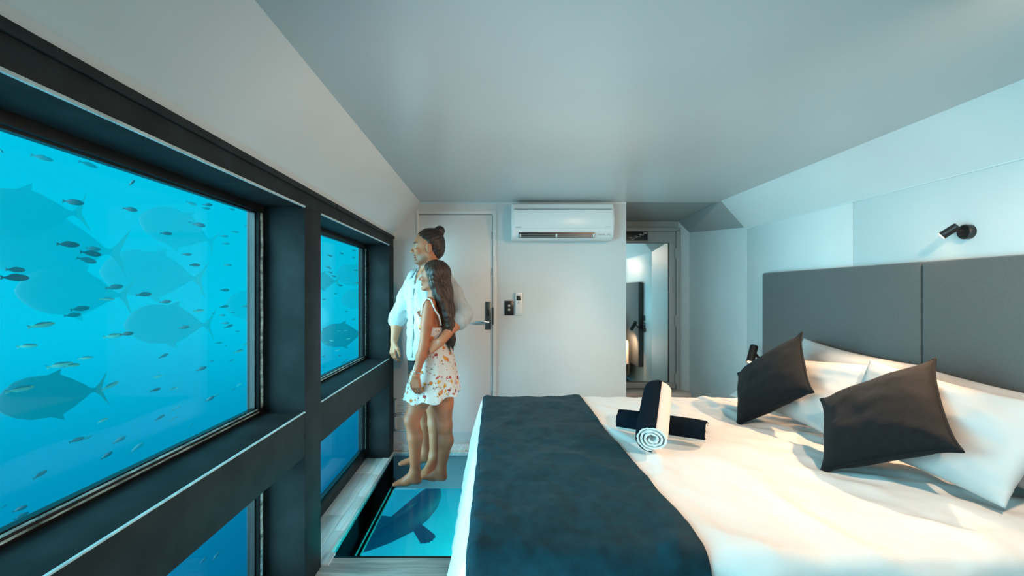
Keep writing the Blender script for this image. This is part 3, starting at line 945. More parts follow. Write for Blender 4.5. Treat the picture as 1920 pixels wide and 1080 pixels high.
# unit-length small reef fish: body 0.8 long, tail 0.2
SP = [(0.50, 0.004, 0.004, 0), (0.47, 0.045, 0.03, 0), (0.40, 0.088, 0.055, 0), (0.28, 0.128, 0.072, 0.003), (0.12, 0.142, 0.078, 0.004), (-0.05, 0.125, 0.066, 0.002), (-0.20, 0.085, 0.042, 0), (-0.31, 0.042, 0.022, 0), (-0.36, 0.030, 0.014, 0)]
SP = [(x, h * 1.22, w * 1.1, c) for x, h, w, c in SP]
SLIM = [(x, h * 0.78, w * 0.9, c) for (x, h, w, c) in SP]
TAIL = [(-0.34, 0.026), (-0.43, 0.085), (-0.50, 0.115), (-0.455, 0.0), (-0.50, -0.115), (-0.43, -0.085), (-0.34, -0.026)]
DORS = [(0.22, 0.14), (0.08, 0.20), (-0.12, 0.175), (-0.24, 0.09), (0.0, 0.14)]
FISH = {}
for nm, pr, mt in (('dark', SP, 'fish_dark'), ('pale', SLIM, 'fish_pale'), ('green', SLIM, 'fish_green')):
    FISH[nm, 'body'] = mesh_of(fish_body(pr), 'fish_body', M[mt])
    FISH[nm, 'tail'] = mesh_of(fin(MB(), TAIL), 'tail_fin', M[mt], False)
    FISH[nm, 'fin'] = mesh_of(fin(MB(), [(x, z * (1 if pr is SP else 0.8)) for x, z in DORS]), 'dorsal_fin', M[mt], False)


def orient(o, pos, right, tilt, yaw, length, roll=0.0):
    d = Vector((pos.x, pos.y, 0)).normalized()
    r = Vector((d.y, -d.x, 0)) * (1 if right else -1)
    r = (r * math.cos(yaw) + d * math.sin(yaw))
    fwd = (r * math.cos(tilt) + Vector((0, 0, 1)) * math.sin(tilt)).normalized()
    side = Vector((0, 0, 1)).cross(fwd).normalized()
    up = fwd.cross(side)
    mtx = Matrix((fwd, side, up)).transposed().to_4x4()
    o.matrix_world = Matrix.Translation(pos) @ mtx @ Matrix.Scale(length, 4)


def put_fish(px, py, lpx, tilt, kind, X, right, label, group, parts):
    dx = (px - CX) / F
    Y = X / dx
    pos = at(px, py, Y)
    yaw = random.uniform(-0.35, 0.35)
    length = lpx * Y * math.cos(math.atan(dx)) / F / math.cos(yaw)
    o = bpy.data.objects.new('reef_fish', FISH[kind, 'body'])
    COL.objects.link(o)
    orient(o, pos, right, math.radians(tilt), yaw, length)
    tag(o, label, 'fish', group)
    for pn, key in (('tail_fin', 'tail'), ('dorsal_fin', 'fin'))[:(2 if parts else 1)]:
        c = bpy.data.objects.new(pn, FISH[kind, key]); COL.objects.link(c); c.parent = o
    return o


# (x, y, length) in the two study crops of the big window
A1 = [(10, 200, 40, -60, 'd'), (250, 240, 140, -12, 'p'), (525, 280, 120, -15, 'p'), (785, 390, 55, 50, 'd'), (435, 505, 130, -5, 'd'), (775, 548, 90, -8, 'd'), (405, 757, 140, 0, 'd'),
      (555, 782, 90, -5, 'd'), (540, 810, 130, -8, 'd'), (515, 850, 125, -15, 'd'), (92, 908, 120, 0, 'd'), (88, 955, 175, 0, 'd'), (1235, 520, 60, 0, 'd'), (1228, 542, 50, 0, 'd'),
      (1380, 548, 40, -10, 'd'), (1140, 512, 70, -15, 'p'), (1185, 640, 80, -10, 'd'), (1128, 625, 30, 0, 'd'), (1475, 645, 40, 0, 'd'), (990, 692, 75, 0, 'd'), (1335, 708, 50, 0, 'd'),
      (1400, 682, 50, -5, 'p'), (1345, 752, 45, 0, 'd'), (1112, 816, 60, 0, 'd'), (1160, 880, 65, 0, 'd'), (1355, 880, 50, 0, 'd'), (1490, 882, 26, 0, 'd'), (680, 1012, 110, 10, 'd'),
      (1340, 1027, 50, 0, 'd'), (855, 1055, 95, 5, 'd')]
A2 = [(400, 42, 60, 0, 'g'), (620, 52, 45, 5, 'd'), (300, 78, 75, 8, 'd'), (272, 102, 65, 5, 'd'), (155, 140, 105, 10, 'g'), (102, 218, 80, 5, 'g'), (425, 180, 78, 8, 'g'), (475, 172, 52, 5, 'd'),
      (225, 290, 105, 8, 'g'), (270, 291, 62, 8, 'g'), (320, 263, 60, 5, 'g'), (75, 380, 112, 8, 'g'), (412, 368, 74, 25, 'g'), (385, 497, 48, 25, 'g'), (287, 570, 60, 15, 'd'), (325, 563, 46, 20, 'p'),
      (447, 570, 58, 30, 'd'), (400, 628, 52, 35, 'd'), (513, 600, 70, 40, 'p'), (150, 700, 62, 30, 'd'), (75, 828, 60, 20, 'd'), (80, 855, 62, 22, 'd'), (12, 820, 30, 20, 'd'), (745, 85, 42, 5, 'g'),
      (690, 148, 42, 10, 'd'), (843, 8, 35, 0, 'd'), (840, 70, 35, 10, 'd'), (798, 95, 18, 0, 'd'), (833, 102, 24, 0, 'd'), (872, 92, 17, 0, 'd'), (920, 68, 28, 10, 'd'), (845, 132, 30, 5, 'd'),
      (857, 144, 36, 20, 'd'), (890, 163, 19, 5, 'd'), (925, 118, 20, 5, 'g'), (820, 206, 27, 5, 'd'), (846, 216, 13, 0, 'd'), (895, 237, 36, 15, 'g'), (922, 210, 28, 20, 'g'), (868, 272, 20, 10, 'd'),
      (930, 270, 17, 10, 'd'), (793, 275, 22, 10, 'd'), (755, 303, 42, 20, 'd'), (613, 255, 40, 25, 'd'), (593, 332, 36, 10, 'g'), (583, 382, 40, 10, 'd'), (650, 377, 34, 20, 'g'), (875, 380, 24, 30, 'd'),
      (898, 362, 25, 30, 'g'), (787, 416, 40, 30, 'd'), (808, 404, 32, 25, 'p'), (660, 450, 38, 25, 'p'), (600, 486, 40, 25, 'd'), (650, 490, 38, 30, 'p'), (717, 514, 22, 35, 'p'), (915, 378, 20, 20, 'p')]
A3 = [(500, 310, 22, -10, 'd'), (560, 325, 20, -30, 'd'), (600, 405, 27, -20, 'd'), (672, 388, 24, 0, 'd'), (668, 428, 22, 0, 'd'), (535, 418, 30, -15, 'd'), (528, 485, 34, -20, 'd'), (537, 512, 30, -15, 'd'),
      (555, 533, 28, -15, 'd'), (592, 585, 30, -10, 'd'), (568, 632, 20, 0, 'd'), (680, 500, 24, 0, 'd'), (697, 497, 17, 0, 'd'), (688, 572, 27, 0, 'd'), (638, 545, 24, 0, 'g'), (500, 665, 20, 0, 'd'),
      (625, 732, 22, 0, 'd'), (668, 776, 26, 10, 'd'), (588, 840, 24, 0, 'g'), (623, 838, 24, 10, 'g'), (545, 895, 26, 15, 'g'), (515, 908, 26, 10, 'g'), (578, 950, 26, 20, 'g'), (640, 885, 24, 10, 'g'),
      (506, 830, 22, 0, 'd'), (500, 985, 20, 10, 'd'), (590, 980, 18, 0, 'd'), (500, 1045, 16, 0, 'd'), (630, 1005, 22, 10, 'd'), (612, 1018, 22, 10, 'd')]
KN = {'d': 'dark', 'p': 'pale', 'g': 'green'}
small = [(x / 3.176, 220 + y / 3.176, l / 3.176, t, k) for x, y, l, t, k in A1] + [(x / 2, 540 + y / 2, l / 2, t, k) for x, y, l, t, k in A2]
LAB = {('d', 1): 'small dark oval fish in the large front window', ('p', 1): 'small faint slender fish in the large front window', ('g', 1): 'small green striped fish in the large front window',
       ('d', 2): 'tiny dark oval fish of the shoal outside the second window', ('g', 2): 'tiny pale striped fish of the shoal outside the second window'}
SPECIAL = {(785, 390): 'tiny black fish diving steeply near the top of the large front window', (88, 955): 'biggest dark oval fish, at the outer edge of the large front window', (150, 700): 'slim dark fish rising alone low in the large front window'}
raw1 = A1 + A2
for i, (x, y, l, t, k) in enumerate(small):
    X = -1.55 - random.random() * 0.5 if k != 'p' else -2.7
    if l < 16: X = -2.3 - random.random() * 0.5
    high = 'high' if y < 470 else ('low' if y > 680 else 'midway')
    side = 'by the frame column' if x > 370 else ('at the outer edge' if x < 150 else 'centrally')
    lab = SPECIAL.get(raw1[i][:2]) or LAB[k, 1] + ', %s %s' % (high, side)
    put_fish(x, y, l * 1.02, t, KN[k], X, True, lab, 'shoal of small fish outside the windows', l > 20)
for (x, y, l, t, k) in A3:
    x, y, l = 440 + x / 3, 340 + y / 3, l / 3
    put_fish(x, y, l * 1.05, t, KN[k], -1.5 - random.random() * 0.35, x % 7 < 5, LAB[k, 2] + (', high up' if y < 520 else (', near its sill' if y > 610 else ', halfway up')), 'shoal of small fish outside the windows', False)
for (x, y, l, t) in ((380, 1052, 22, 40), (405, 1044, 24, 50)):
    put_fish(x, y, l, t, 'pale', -2.6, True, 'faint small fish low outside the lower front window', 'shoal of small fish outside the windows', False)

# giant trevally, unit length nose to fork
TB = [(0.50, 0.010, 0.008, -0.02), (0.475, 0.06, 0.035, -0.015), (0.42, 0.125, 0.06, 0), (0.33, 0.185, 0.08, 0.005), (0.20, 0.222, 0.09, 0.004), (0.05, 0.222, 0.086, 0), (-0.10, 0.185, 0.068, 0), (-0.22, 0.120, 0.045, 0), (-0.32, 0.055, 0.026, 0), (-0.38, 0.024, 0.020, 0), (-0.42, 0.020, 0.014, 0)]
TF = [(-0.40, 0.020), (-0.46, 0.085), (-0.545, 0.235), (-0.50, 0.09), (-0.475, 0.0), (-0.50, -0.09), (-0.545, -0.235), (-0.46, -0.085), (-0.40, -0.020)]
TD = [(0.14, 0.205), (0.02, 0.225), (-0.10, 0.275), (-0.085, 0.215), (-0.20, 0.150), (-0.33, 0.060), (-0.36, 0.025), (-0.20, 0.10), (0.0, 0.18)]
TA = [(x, -z) for x, z in TD]
TP = [(0.16, -0.02), (0.05, -0.03), (-0.10, -0.10), (-0.02, -0.085), (0.15, -0.07)]
TB = [(x, h * 1.22, w, c) for x, h, w, c in TB]; TD = [(x, z * 1.2) for x, z in TD]; TA = [(x, z * 1.2) for x, z in TA]
tb = mesh_of(fish_body(TB, 18), 'trevally_body', M['trevally'])
tt = mesh_of(fin(MB(), TF), 'tail_fin', M['trev_fin'], False)
td = mesh_of(fin(MB(), TD), 'dorsal_fin', M['trevally'], False)
ta = mesh_of(fin(MB(), TA), 'anal_fin', M['trevally'], False)
tp = mesh_of(MB().poly_prism([(p[0], 0.09, p[1]) for p in TP], (0, 0.006, 0)), 'pectoral_fin', M['trevally'], False)
TG = 'large trevally outside the windows'
for (px, py, lpx, tilt, X, yaw, lab) in (
        (98, 742, 205, -3, -2.75, 0.1, 'large dark trevally low at the outer side of the front window'),
        (318, 608, 165, 3, -4.3, 0.1, 'large faint trevally in the middle of the front window'),
        (95, 462, 290, 4, -5.2, 0.2, 'big hazy trevally with a tall pale tail, behind the dark fish pair'),
        (140, 548, 215, 5, -4.9, 0.2, 'large hazy trevally with a pale yellow tail, among the dark fish'),
        (45, 400, 240, -6, -5.0, 0.2, 'largest hazy trevally, high at the outer edge of the front window'),
        (335, 430, 150, 20, -5.4, 0.1, 'faint trevally high beside the column in the front window'),
        (288, 515, 195, 6, -5.4, 0.2, 'very faint trevally behind the others in the front window'),
        (478, 570, 110, -4, -4.6, 0.1, 'trevally half hidden by the frame of the front window'),
        (642, 628, 86, -4, -2.0, 0.1, 'dark trevally in the second window, just above its sill'),
        (664, 516, 70, 5, -3.2, 0.4, 'faint upper trevally in the second window'),
        (672, 560, 66, -5, -3.2, 0.4, 'faint middle trevally in the second window'),
        (604, 527, 62, 0, -2.7, 0.2, 'trevally half hidden by the column in the second window')):
    dx = (px - CX) / F
    Y = X / dx
    pos = at(px, py, Y)
    root = empty('trevally', pos)
    length = lpx * Y * math.cos(math.atan(dx)) / F / math.cos(yaw)
    orient(root, pos, False, math.radians(tilt), yaw, length)
    tag(root, lab, 'fish', TG)
    for nm, me in (('body', tb), ('tail_fin', tt), ('dorsal_fin', td), ('anal_fin', ta), ('pectoral_fin', tp)):
        c = bpy.data.objects.new(nm, me); COL.objects.link(c); c.parent = root

# the big grouper under the glass floor
gh, gt = on_z(829, 922, -1.15), on_z(655, 1062, -1.15)
gl = (gh - gt).length
gr = tag(empty('grouper', (gh + gt) / 2), 'huge dark grouper swimming below the glass floor', 'fish')
gd = (gh - gt).normalized(); gs = Vector((0, 0, 1)).cross(gd)
gm = Matrix.Translation((gh + gt) / 2) @ Matrix((gd, gs, Vector((0, 0, 1)))).transposed().to_4x4() @ Matrix.Rotation(0.25, 4, 'X') @ Matrix.Scale(gl, 4)
gr.matrix_world = gm
GB = [(x, h * 0.52, w * 0.62, c) for x, h, w, c in [(0.50, 0.035, 0.035, 0), (0.485, 0.065, 0.065, 0), (0.43, 0.105, 0.105, 0), (0.33, 0.14, 0.135, 0), (0.18, 0.155, 0.145, 0), (0.02, 0.145, 0.130, 0), (-0.15, 0.115, 0.098, 0), (-0.28, 0.085, 0.068, 0), (-0.38, 0.06, 0.046, 0), (-0.44, 0.05, 0.03, 0)]]


def bendx(me, amt):
    for v in me.vertices: v.co.y += amt * (v.co.x - 0.1) ** 2
    return me


gb = bendx(mesh_of(fish_body(GB, 20), 'grouper_body', M['grouper']), 0.28)
o = bpy.data.objects.new('body', gb); COL.objects.link(o); o.parent = gr


def fan(name, base, direction, spread, length, parent, n=9):
    """rounded pectoral fin: a fan of rays with thickness"""
    base, direction = Vector(base), Vector(direction).normalized()
    sidev = Vector((0, 0, 1)).cross(direction).normalized()
    pts = []
    for i in range(n + 1):
        a = -spread + 2 * spread * i / n
        rr = length * (0.86 + 0.14 * math.cos(a * 1.3)) * (1 + 0.025 * (-1) ** i)
        pts.append(base + direction * (math.cos(a) * rr) + sidev * (math.sin(a) * rr * 0.9) + Vector((0, 0, -0.02)))
    b = MB()
    b.poly_prism([base + sidev * 0.035, base - sidev * 0.035] + pts, (0, 0, 0.010))
    o = bpy.data.objects.new(name, mesh_of(b, name, M['grouper'], False)); COL.objects.link(o); o.parent = parent
    return o


fan('pectoral_fin', (0.06, -0.06, -0.02), (-0.25, -0.95, 0), 0.5, 0.15, gr)
fan('pectoral_fin', (0.00, 0.06, -0.02), (-0.55, 0.9, 0), 0.5, 0.15, gr)
fan('tail_fin', (-0.40, 0.07, 0), (-1, 0.25, 0), 0.5, 0.16, gr)
c = bpy.data.objects.new('dorsal_fin', bendx(mesh_of(fin(MB(), [(0.22, 0.07), (0.0, 0.11), (-0.22, 0.085), (-0.36, 0.06), (-0.38, 0.02), (0.0, 0.06)]), 'dorsal_fin', M['grouper'], False), 0.28)); COL.objects.link(c); c.parent = gr

# pale sand bank below the floor, lit by an added, unseen spot
M['sand'] = mat_base('water_tinted_sand', (0.04, 0.62, 0.66, 1), 0.9, noise_amt=0.06, noise_scale=2)  # the water's turquoise cast is put into the sand colour
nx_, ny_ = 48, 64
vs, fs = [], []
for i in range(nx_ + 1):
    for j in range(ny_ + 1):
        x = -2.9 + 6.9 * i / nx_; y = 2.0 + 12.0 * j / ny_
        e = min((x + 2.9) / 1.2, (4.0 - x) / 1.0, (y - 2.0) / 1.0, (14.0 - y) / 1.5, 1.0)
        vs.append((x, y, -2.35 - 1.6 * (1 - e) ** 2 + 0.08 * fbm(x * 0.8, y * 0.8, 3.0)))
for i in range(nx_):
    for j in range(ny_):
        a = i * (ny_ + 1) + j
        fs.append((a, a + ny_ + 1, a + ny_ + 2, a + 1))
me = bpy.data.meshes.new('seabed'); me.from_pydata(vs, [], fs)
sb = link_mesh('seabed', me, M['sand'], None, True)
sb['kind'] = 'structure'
lamp_light('sand_fill_light', (1.3, 6.4, -1.45), (-1.0, 0.02, -0.38), 1150, 150, 0.6, 0.15, (0.02, 0.95, 0.82))  # unseen lamp added to brighten the sand under the glass floor

# ------------------------------------------------------------------ the couple
class Field:
    """signed distance field on a grid, turned into one continuous surface"""
    def __init__(s, lo, hi, vox):
        s.lo, s.v = np.array(lo, float), vox
        s.n = np.ceil((np.array(hi) - s.lo) / vox).astype(int) + 1
        s.f = np.full(s.n, 0.2, np.float32)

    def sub(s, lo, hi, pad):
        a = np.clip(np.floor((np.array(lo) - pad - s.lo) / s.v).astype(int), 0, s.n - 1)
        b = np.clip(np.ceil((np.array(hi) + pad - s.lo) / s.v).astype(int) + 1, 1, s.n)
        ax = [s.lo[i] + s.v * np.arange(a[i], b[i]) for i in range(3)]
        P = np.stack(np.meshgrid(*ax, indexing='ij'), -1).astype(np.float32)
        return tuple(slice(a[i], b[i]) for i in range(3)), P

    def merge(s, sl, d, k):
        o = s.f[sl]
        if k > 0:
            h = np.clip(0.5 + 0.5 * (o - d) / k, 0, 1)
            s.f[sl] = o * (1 - h) + d * h - k * h * (1 - h)
        else: s.f[sl] = np.minimum(o, d)

    def cone(s, a, b, r1, r2, k=0.02):
        a, b = np.array(a, np.float32), np.array(b, np.float32)
        R = max(r1, r2)
        sl, P = s.sub(np.minimum(a, b) - R, np.maximum(a, b) + R, k + 0.015)
        ba = b - a; l2 = float(ba @ ba) + 1e-12; rr = r1 - r2
        a2 = l2 - rr * rr; il2 = 1 / l2
        pa = P - a
        y = pa @ ba; z = y - l2
        q = pa * l2 - ba * y[..., None]
        x2 = (q * q).sum(-1); y2 = y * y * l2; z2 = z * z * l2
        kk = np.sign(rr) * rr * rr * x2
        d = np.where(np.sign(z) * a2 * z2 > kk, np.sqrt(x2 + z2) * il2 - r2,
                     np.where(np.sign(y) * a2 * y2 < kk, np.sqrt(x2 + y2) * il2 - r1, (np.sqrt(np.maximum(x2 * a2 * il2, 0)) + y * rr) * il2 - r1))
        s.merge(sl, d.astype(np.float32), k)

    def chain(s, pts, rs, k=0.02):
        for i in range(len(pts) - 1): s.cone(pts[i], pts[i + 1], rs[i], rs[i + 1], k)

    def ell(s, c, r, axes=None, k=0.015, cut=False):
        c = np.array(c, np.float32); r = np.array(r, np.float32)
        R = float(r.max())
        sl, P = s.sub(c - R, c + R, k + 0.015)
        p = P - c
        if axes is not None: p = p @ np.array([list(q) for q in axes], np.float32).T
        k0 = np.sqrt(((p / r) ** 2).sum(-1)); k1 = np.sqrt(((p / (r * r)) ** 2).sum(-1)) + 1e-9
        d = k0 * (k0 - 1) / k1
        if cut:
            o = s.f[sl]; h = np.clip(0.5 - 0.5 * (o + d) / max(k, 1e-6), 0, 1)
            s.f[sl] = o * (1 - h) + (-d) * h + k * h * (1 - h)
        else: s.merge(sl, d, k)

    def stack(s, secs, ang, k=0.02, fold=None):
        """elliptical sections (z, cx, cy, r_front, r_side), facing ang; bottom to top"""
        secs = np.array(secs, np.float32)
        R = secs[:, 3:5].max() * 1.25
        lo = [secs[:, 1].min() - R, secs[:, 2].min() - R, secs[0, 0]]
        hi = [secs[:, 1].max() + R, secs[:, 2].max() + R, secs[-1, 0]]
        sl, P = s.sub(lo, hi, 0.02)
        z = P[..., 2]
        g = lambda i: np.interp(z, secs[:, 0], secs[:, i])
        x, y = P[..., 0] - g(1), P[..., 1] - g(2)
        ca, sa = math.cos(ang), math.sin(ang)
        u, v = x * ca + y * sa, -x * sa + y * ca
        rf, rs = g(3), g(4)
        q = np.sqrt((u / rf) ** 2 + (v / rs) ** 2)
        f = 1.0
        if fold is not None: f = 1 + fold(np.arctan2(v / rs, u / rf), z)
        d = (q - f) * np.minimum(rf, rs)
        d = np.maximum(d, np.maximum(secs[0, 0] - z, z - secs[-1, 0]))
        s.merge(sl, d.astype(np.float32), k)

    def clip(s, fn):
        """keep only where fn(P) < 0"""
        ax = [s.lo[i] + s.v * np.arange(s.n[i]) for i in range(3)]
        P = np.stack(np.meshgrid(*ax, indexing='ij'), -1).astype(np.float32)
        s.f = np.maximum(s.f, fn(P).astype(np.float32))

    def rough(s, amp, fn):
        ax = [s.lo[i] + s.v * np.arange(s.n[i]) for i in range(3)]
        P = np.stack(np.meshgrid(*ax, indexing='ij'), -1).astype(np.float32)
        s.f = s.f + amp * fn(P).astype(np.float32)

    def mesh(s, name):
        f = s.f.astype(np.float64); ins = f < 0
        nx, ny, nz = s.n
        c = np.zeros((nx - 1, ny - 1, nz - 1), np.int8)
        for i in (0, 1):
            for j in (0, 1):
                for k in (0, 1): c += ins[i:nx - 1 + i, j:ny - 1 + j, k:nz - 1 + k]
        act = np.argwhere((c > 0) & (c < 8))
        idx = np.full(c.shape, -1, np.int64); idx[tuple(act.T)] = np.arange(len(act))
        acc = np.zeros((len(act), 3)); cnt = np.zeros(len(act))
        cor = [(i, j, k) for i in (0, 1) for j in (0, 1) for k in (0, 1)]
        for a in cor:
            for ax in range(3):
                if a[ax]: continue
                b = list(a); b[ax] = 1
                fa = f[tuple((act + a).T)]; fb = f[tuple((act + b).T)]
                m = (fa < 0) != (fb < 0)
                t = np.where(m, fa / np.where(m, fa - fb, 1), 0)
                p = act + np.array(a, float)
                p[:, ax] += t
                acc[m] += p[m]; cnt[m] += 1
        verts = acc / cnt[:, None] * s.v + s.lo
        quads = []
        for ax in range(3):
            o1, o2 = [q for q in range(3) if q != ax]
            A = [slice(None)] * 3; B = [slice(None)] * 3
            A[ax] = slice(0, -1); B[ax] = slice(1, None)
            x = np.argwhere(ins[tuple(A)] != ins[tuple(B)])
            x = x[(x[:, o1] > 0) & (x[:, o2] > 0) & (x[:, o1] < s.n[o1] - 1) & (x[:, o2] < s.n[o2] - 1)]
            e1 = np.zeros(3, int); e1[o1] = 1
            e2 = np.zeros(3, int); e2[o2] = 1
            q = np.stack([idx[tuple((x - e1 - e2).T)], idx[tuple((x - e2).T)], idx[tuple(x.T)], idx[tuple((x - e1).T)]], 1)
            fl = ins[tuple(x.T)] ^ (ax == 1)
            q[~fl] = q[~fl][:, ::-1]
            quads.append(q)
        q = np.concatenate(quads)
        q = q[(q >= 0).all(1)]
        # a little relaxation
        for _ in range(2):
            nb = np.zeros_like(verts); nc = np.zeros(len(verts))
            for i in range(4):
                np.add.at(nb, q[:, i], verts[q[:, (i + 1) % 4]]); np.add.at(nc, q[:, i], 1)
            verts = verts * 0.6 + (nb / np.maximum(nc, 1)[:, None]) * 0.4
        me = bpy.data.meshes.new(name)
        me.vertices.add(len(verts)); me.vertices.foreach_set('co', verts.astype(np.float32).ravel())
        me.loops.add(len(q) * 4); me.loops.foreach_set('vertex_index', q.ravel().astype(np.int32))
        me.polygons.add(len(q)); me.polygons.foreach_set('loop_start', np.arange(0, len(q) * 4, 4, dtype=np.int32))
        me.update(calc_edges=True); me.validate()
        me.polygons.foreach_set('use_smooth', [True] * len(me.polygons))
        return me, verts


def unit(v): v = np.array(v, float); return v / np.linalg.norm(v)


def V3(v): return np.array([v[0], v[1], v[2]], float)


def head(fd, ctr, fwd, up, sc, man=True):
    f = unit(fwd); u = unit(np.array(up) - f * np.dot(up, f)); s_ = np.cross(u, f)      # s_ = the person's left
    L = lambda a, b, c: np.array(ctr) + (f * a + s_ * b + u * c) * sc
    AX = (f, s_, u)
    fd.ell(L(-0.012, 0, 0.030), np.array((0.095, 0.076, 0.088)) * sc, AX, 0.02)
    fd.ell(L(0.030, 0, -0.022), np.array((0.062, 0.060, 0.082)) * sc, AX, 0.03 * sc)
    j = 0.004 if man else -0.004
    fd.cone(L(-0.005, 0.040, -0.065), L(0.058, 0.012, -0.103), (0.024 + j) * sc, (0.017 + j) * sc, 0.022 * sc)
    fd.cone(L(-0.005, -0.040, -0.065), L(0.058, -0.012, -0.103), (0.024 + j) * sc, (0.017 + j) * sc, 0.022 * sc)
    fd.ell(L(0.072, 0, -0.104), np.array((0.020, 0.022, 0.016)) * sc, AX, 0.015 * sc)
    fd.ell(L(0.079, 0, 0.022), np.array((0.013, 0.045, 0.010)) * sc, AX, 0.012 * sc)         # brow
    for e in (1, -1):
        fd.ell(L(0.098, 0.032 * e, -0.004), np.array((0.018, 0.016, 0.011)) * sc, AX, 0.008 * sc, cut=True)
        fd.ell(L(0.070, 0.040 * e, -0.032), np.array((0.020, 0.018, 0.018)) * sc, AX, 0.018 * sc)   # cheek
    fd.cone(L(0.086, 0, 0.006), L(0.110, 0, -0.036), 0.0065 * sc, 0.0095 * sc, 0.008 * sc)   # nose
    for e in (1, -1): fd.ell(L(0.098, 0.011 * e, -0.040), np.array((0.010, 0.007, 0.006)) * sc, AX, 0.006 * sc)
    fd.ell(L(0.089, 0, -0.062), np.array((0.010, 0.022, 0.0055)) * sc, AX, 0.004 * sc)       # lips
    fd.ell(L(0.086, 0, -0.077), np.array((0.010, 0.019, 0.0060)) * sc, AX, 0.004 * sc)
    fd.ell(L(0.099, 0, -0.0695), np.array((0.010, 0.020, 0.0022)) * sc, AX, 0.002 * sc, cut=True)
    for e in (1, -1):
        fd.ell(L(-0.006, 0.076 * e, -0.018), np.array((0.020, 0.008, 0.032)) * sc, AX, 0.005 * sc)
        fd.ell(L(0.000, 0.085 * e, -0.016), np.array((0.010, 0.005, 0.018)) * sc, AX, 0.004 * sc, cut=True)
    return L, AX


def eyes(L, AX, sc, parent):
    for e in (1, -1):
        c = L(0.0745, 0.032 * e, -0.004)
        b = MB().sphere(c, 0.0125 * sc, 2)
        o = b.build('eye', M['eye_white'], parent, True)
        p = L(0.0835, 0.032 * e, -0.003)
        MB().sphere(p, 0.0055 * sc, 2).build('iris', M['iris'], o, True)


def hand(fd, wrist, direc, back, thumb, size, curl, spread=0.10):
    """palm plus five unequal, bent fingers. back = normal of the back of the hand, thumb = side the thumb leaves from"""
    d = unit(direc); n = unit(np.array(back) - d * np.dot(back, d)); t = np.cross(d, n)
    if np.dot(t, thumb) < 0: t = -t
    w = np.array(wrist)
    S_ = size
    for q in (-0.028, -0.009, 0.011, 0.029):
        fd.cone(w + d * 0.008 * S_ + t * q * 0.55 * S_, w + d * 0.083 * S_ + t * q * S_, 0.0145 * S_, 0.0118 * S_, 0.012)
    L_ = (0.062, 0.078, 0.084, 0.074)
    for i, q in enumerate((-0.0305, -0.0105, 0.0105, 0.0305)):
        p = w + d * 0.084 * S_ + t * q * S_
        a = math.radians(curl * (0.45 + 0.08 * (3 - i)))
        dd = unit(d + t * q * spread * 20 * 0.1)
        rr = (0.0072, 0.0082, 0.0085, 0.0085)[i] * S_
        for sg, fr in ((0, 0.45), (1, 0.32), (2, 0.26)):
            dd2 = math.cos(a) * dd - math.sin(a) * n
            p2 = p + dd2 * L_[i] * fr * S_ * 1.05
            fd.cone(p, p2, rr, rr * 0.92, 0.004)
            p = p2; rr *= 0.92
            a += math.radians(curl * (0.75 if sg == 0 else 0.5))
    p = w + d * 0.028 * S_ + t * 0.022 * S_
    p1 = p + unit(d * 0.75 + t * 0.65 - n * 0.25) * 0.042 * S_
    p2 = p1 + unit(d * 0.95 + t * 0.2 - n * 0.35) * 0.032 * S_
    p3 = p2 + unit(d * 0.95 - n * 0.4) * 0.024 * S_
    fd.chain([p, p1, p2, p3], [0.015 * S_, 0.0115 * S_, 0.0098 * S_, 0.0085 * S_], 0.006)


def foot(fd, ankle, heel, toe, size=1.0, sole=0.0):
    """sole on z = sole; heel and toe are xy points"""
    h = np.array([heel[0], heel[1], sole]); t = np.array([toe[0], toe[1], sole])
    d = unit(t - h); L = np.linalg.norm(t - h); s_ = np.array([-d[1], d[0], 0])
    up = np.array([0, 0, 1.0])
    fd.cone(h + d * 0.03 + up * 0.030, h + d * 0.10 + up * 0.030, 0.029 * size, 0.026 * size, 0.02)
    fd.cone(np.array(ankle), h + d * 0.055 + up * 0.045, 0.034 * size, 0.034 * size, 0.03)
    fd.cone(np.array(ankle) - up * 0.015, h + d * (L * 0.62) + up * 0.028, 0.030 * size, 0.024 * size, 0.03)
    for q, e in ((-0.022, 0.74), (0.0, 0.77), (0.022, 0.78)):
        fd.cone(h + d * 0.10 + s_ * q * 0.5 + up * 0.020, h + d * L * e + s_ * q * size + up * 0.0165, 0.020 * size, 0.0155 * size, 0.02)
    for i, (q, r, e) in enumerate(((-0.032, 0.0085, 0.92), (-0.0165, 0.0088, 0.955), (-0.001, 0.0092, 0.98), (0.015, 0.0098, 1.0), (0.034, 0.0135, 0.985))):
        b = h + d * L * 0.78 + s_ * q * size * 0.95 + up * 0.017
        fd.cone(b, h + d * (L * e - r) + s_ * q * size + up * (r + 0.002), 0.0115 * size, r * size, 0.007)


def paint(me, verts, base, regions):
    """skin colour per vertex; regions: (mask function -> 0..1, colour)"""
    col = np.tile(np.array(base[:4], np.float32), (len(verts), 1))
    for fn, c in regions:
        m = np.clip(fn(verts), 0, 1)[:, None].astype(np.float32)
        col = col * (1 - m) + np.array(c[:4], np.float32) * m
    at_ = me.color_attributes.new('skin', 'FLOAT_COLOR', 'POINT')
    at_.data.foreach_set('color', col.ravel())


def mat_attr(name, rough, bump=0.0):
    m = mat_base(name, (1, 1, 1, 1), rough, noise_amt=0.0)
    nt = m.node_tree
    a = nt.nodes.new('ShaderNodeAttribute'); a.attribute_name = 'skin'
    p = nt.nodes['Principled BSDF']
    nt.links.new(a.outputs['Color'], p.inputs['Base Color'])
    p.inputs['Subsurface Weight'].default_value = 0.08
    p.inputs['Subsurface Radius'].default_value = (0.01, 0.004, 0.002)
    p.inputs['Subsurface Scale'].default_value = 0.5
    return m


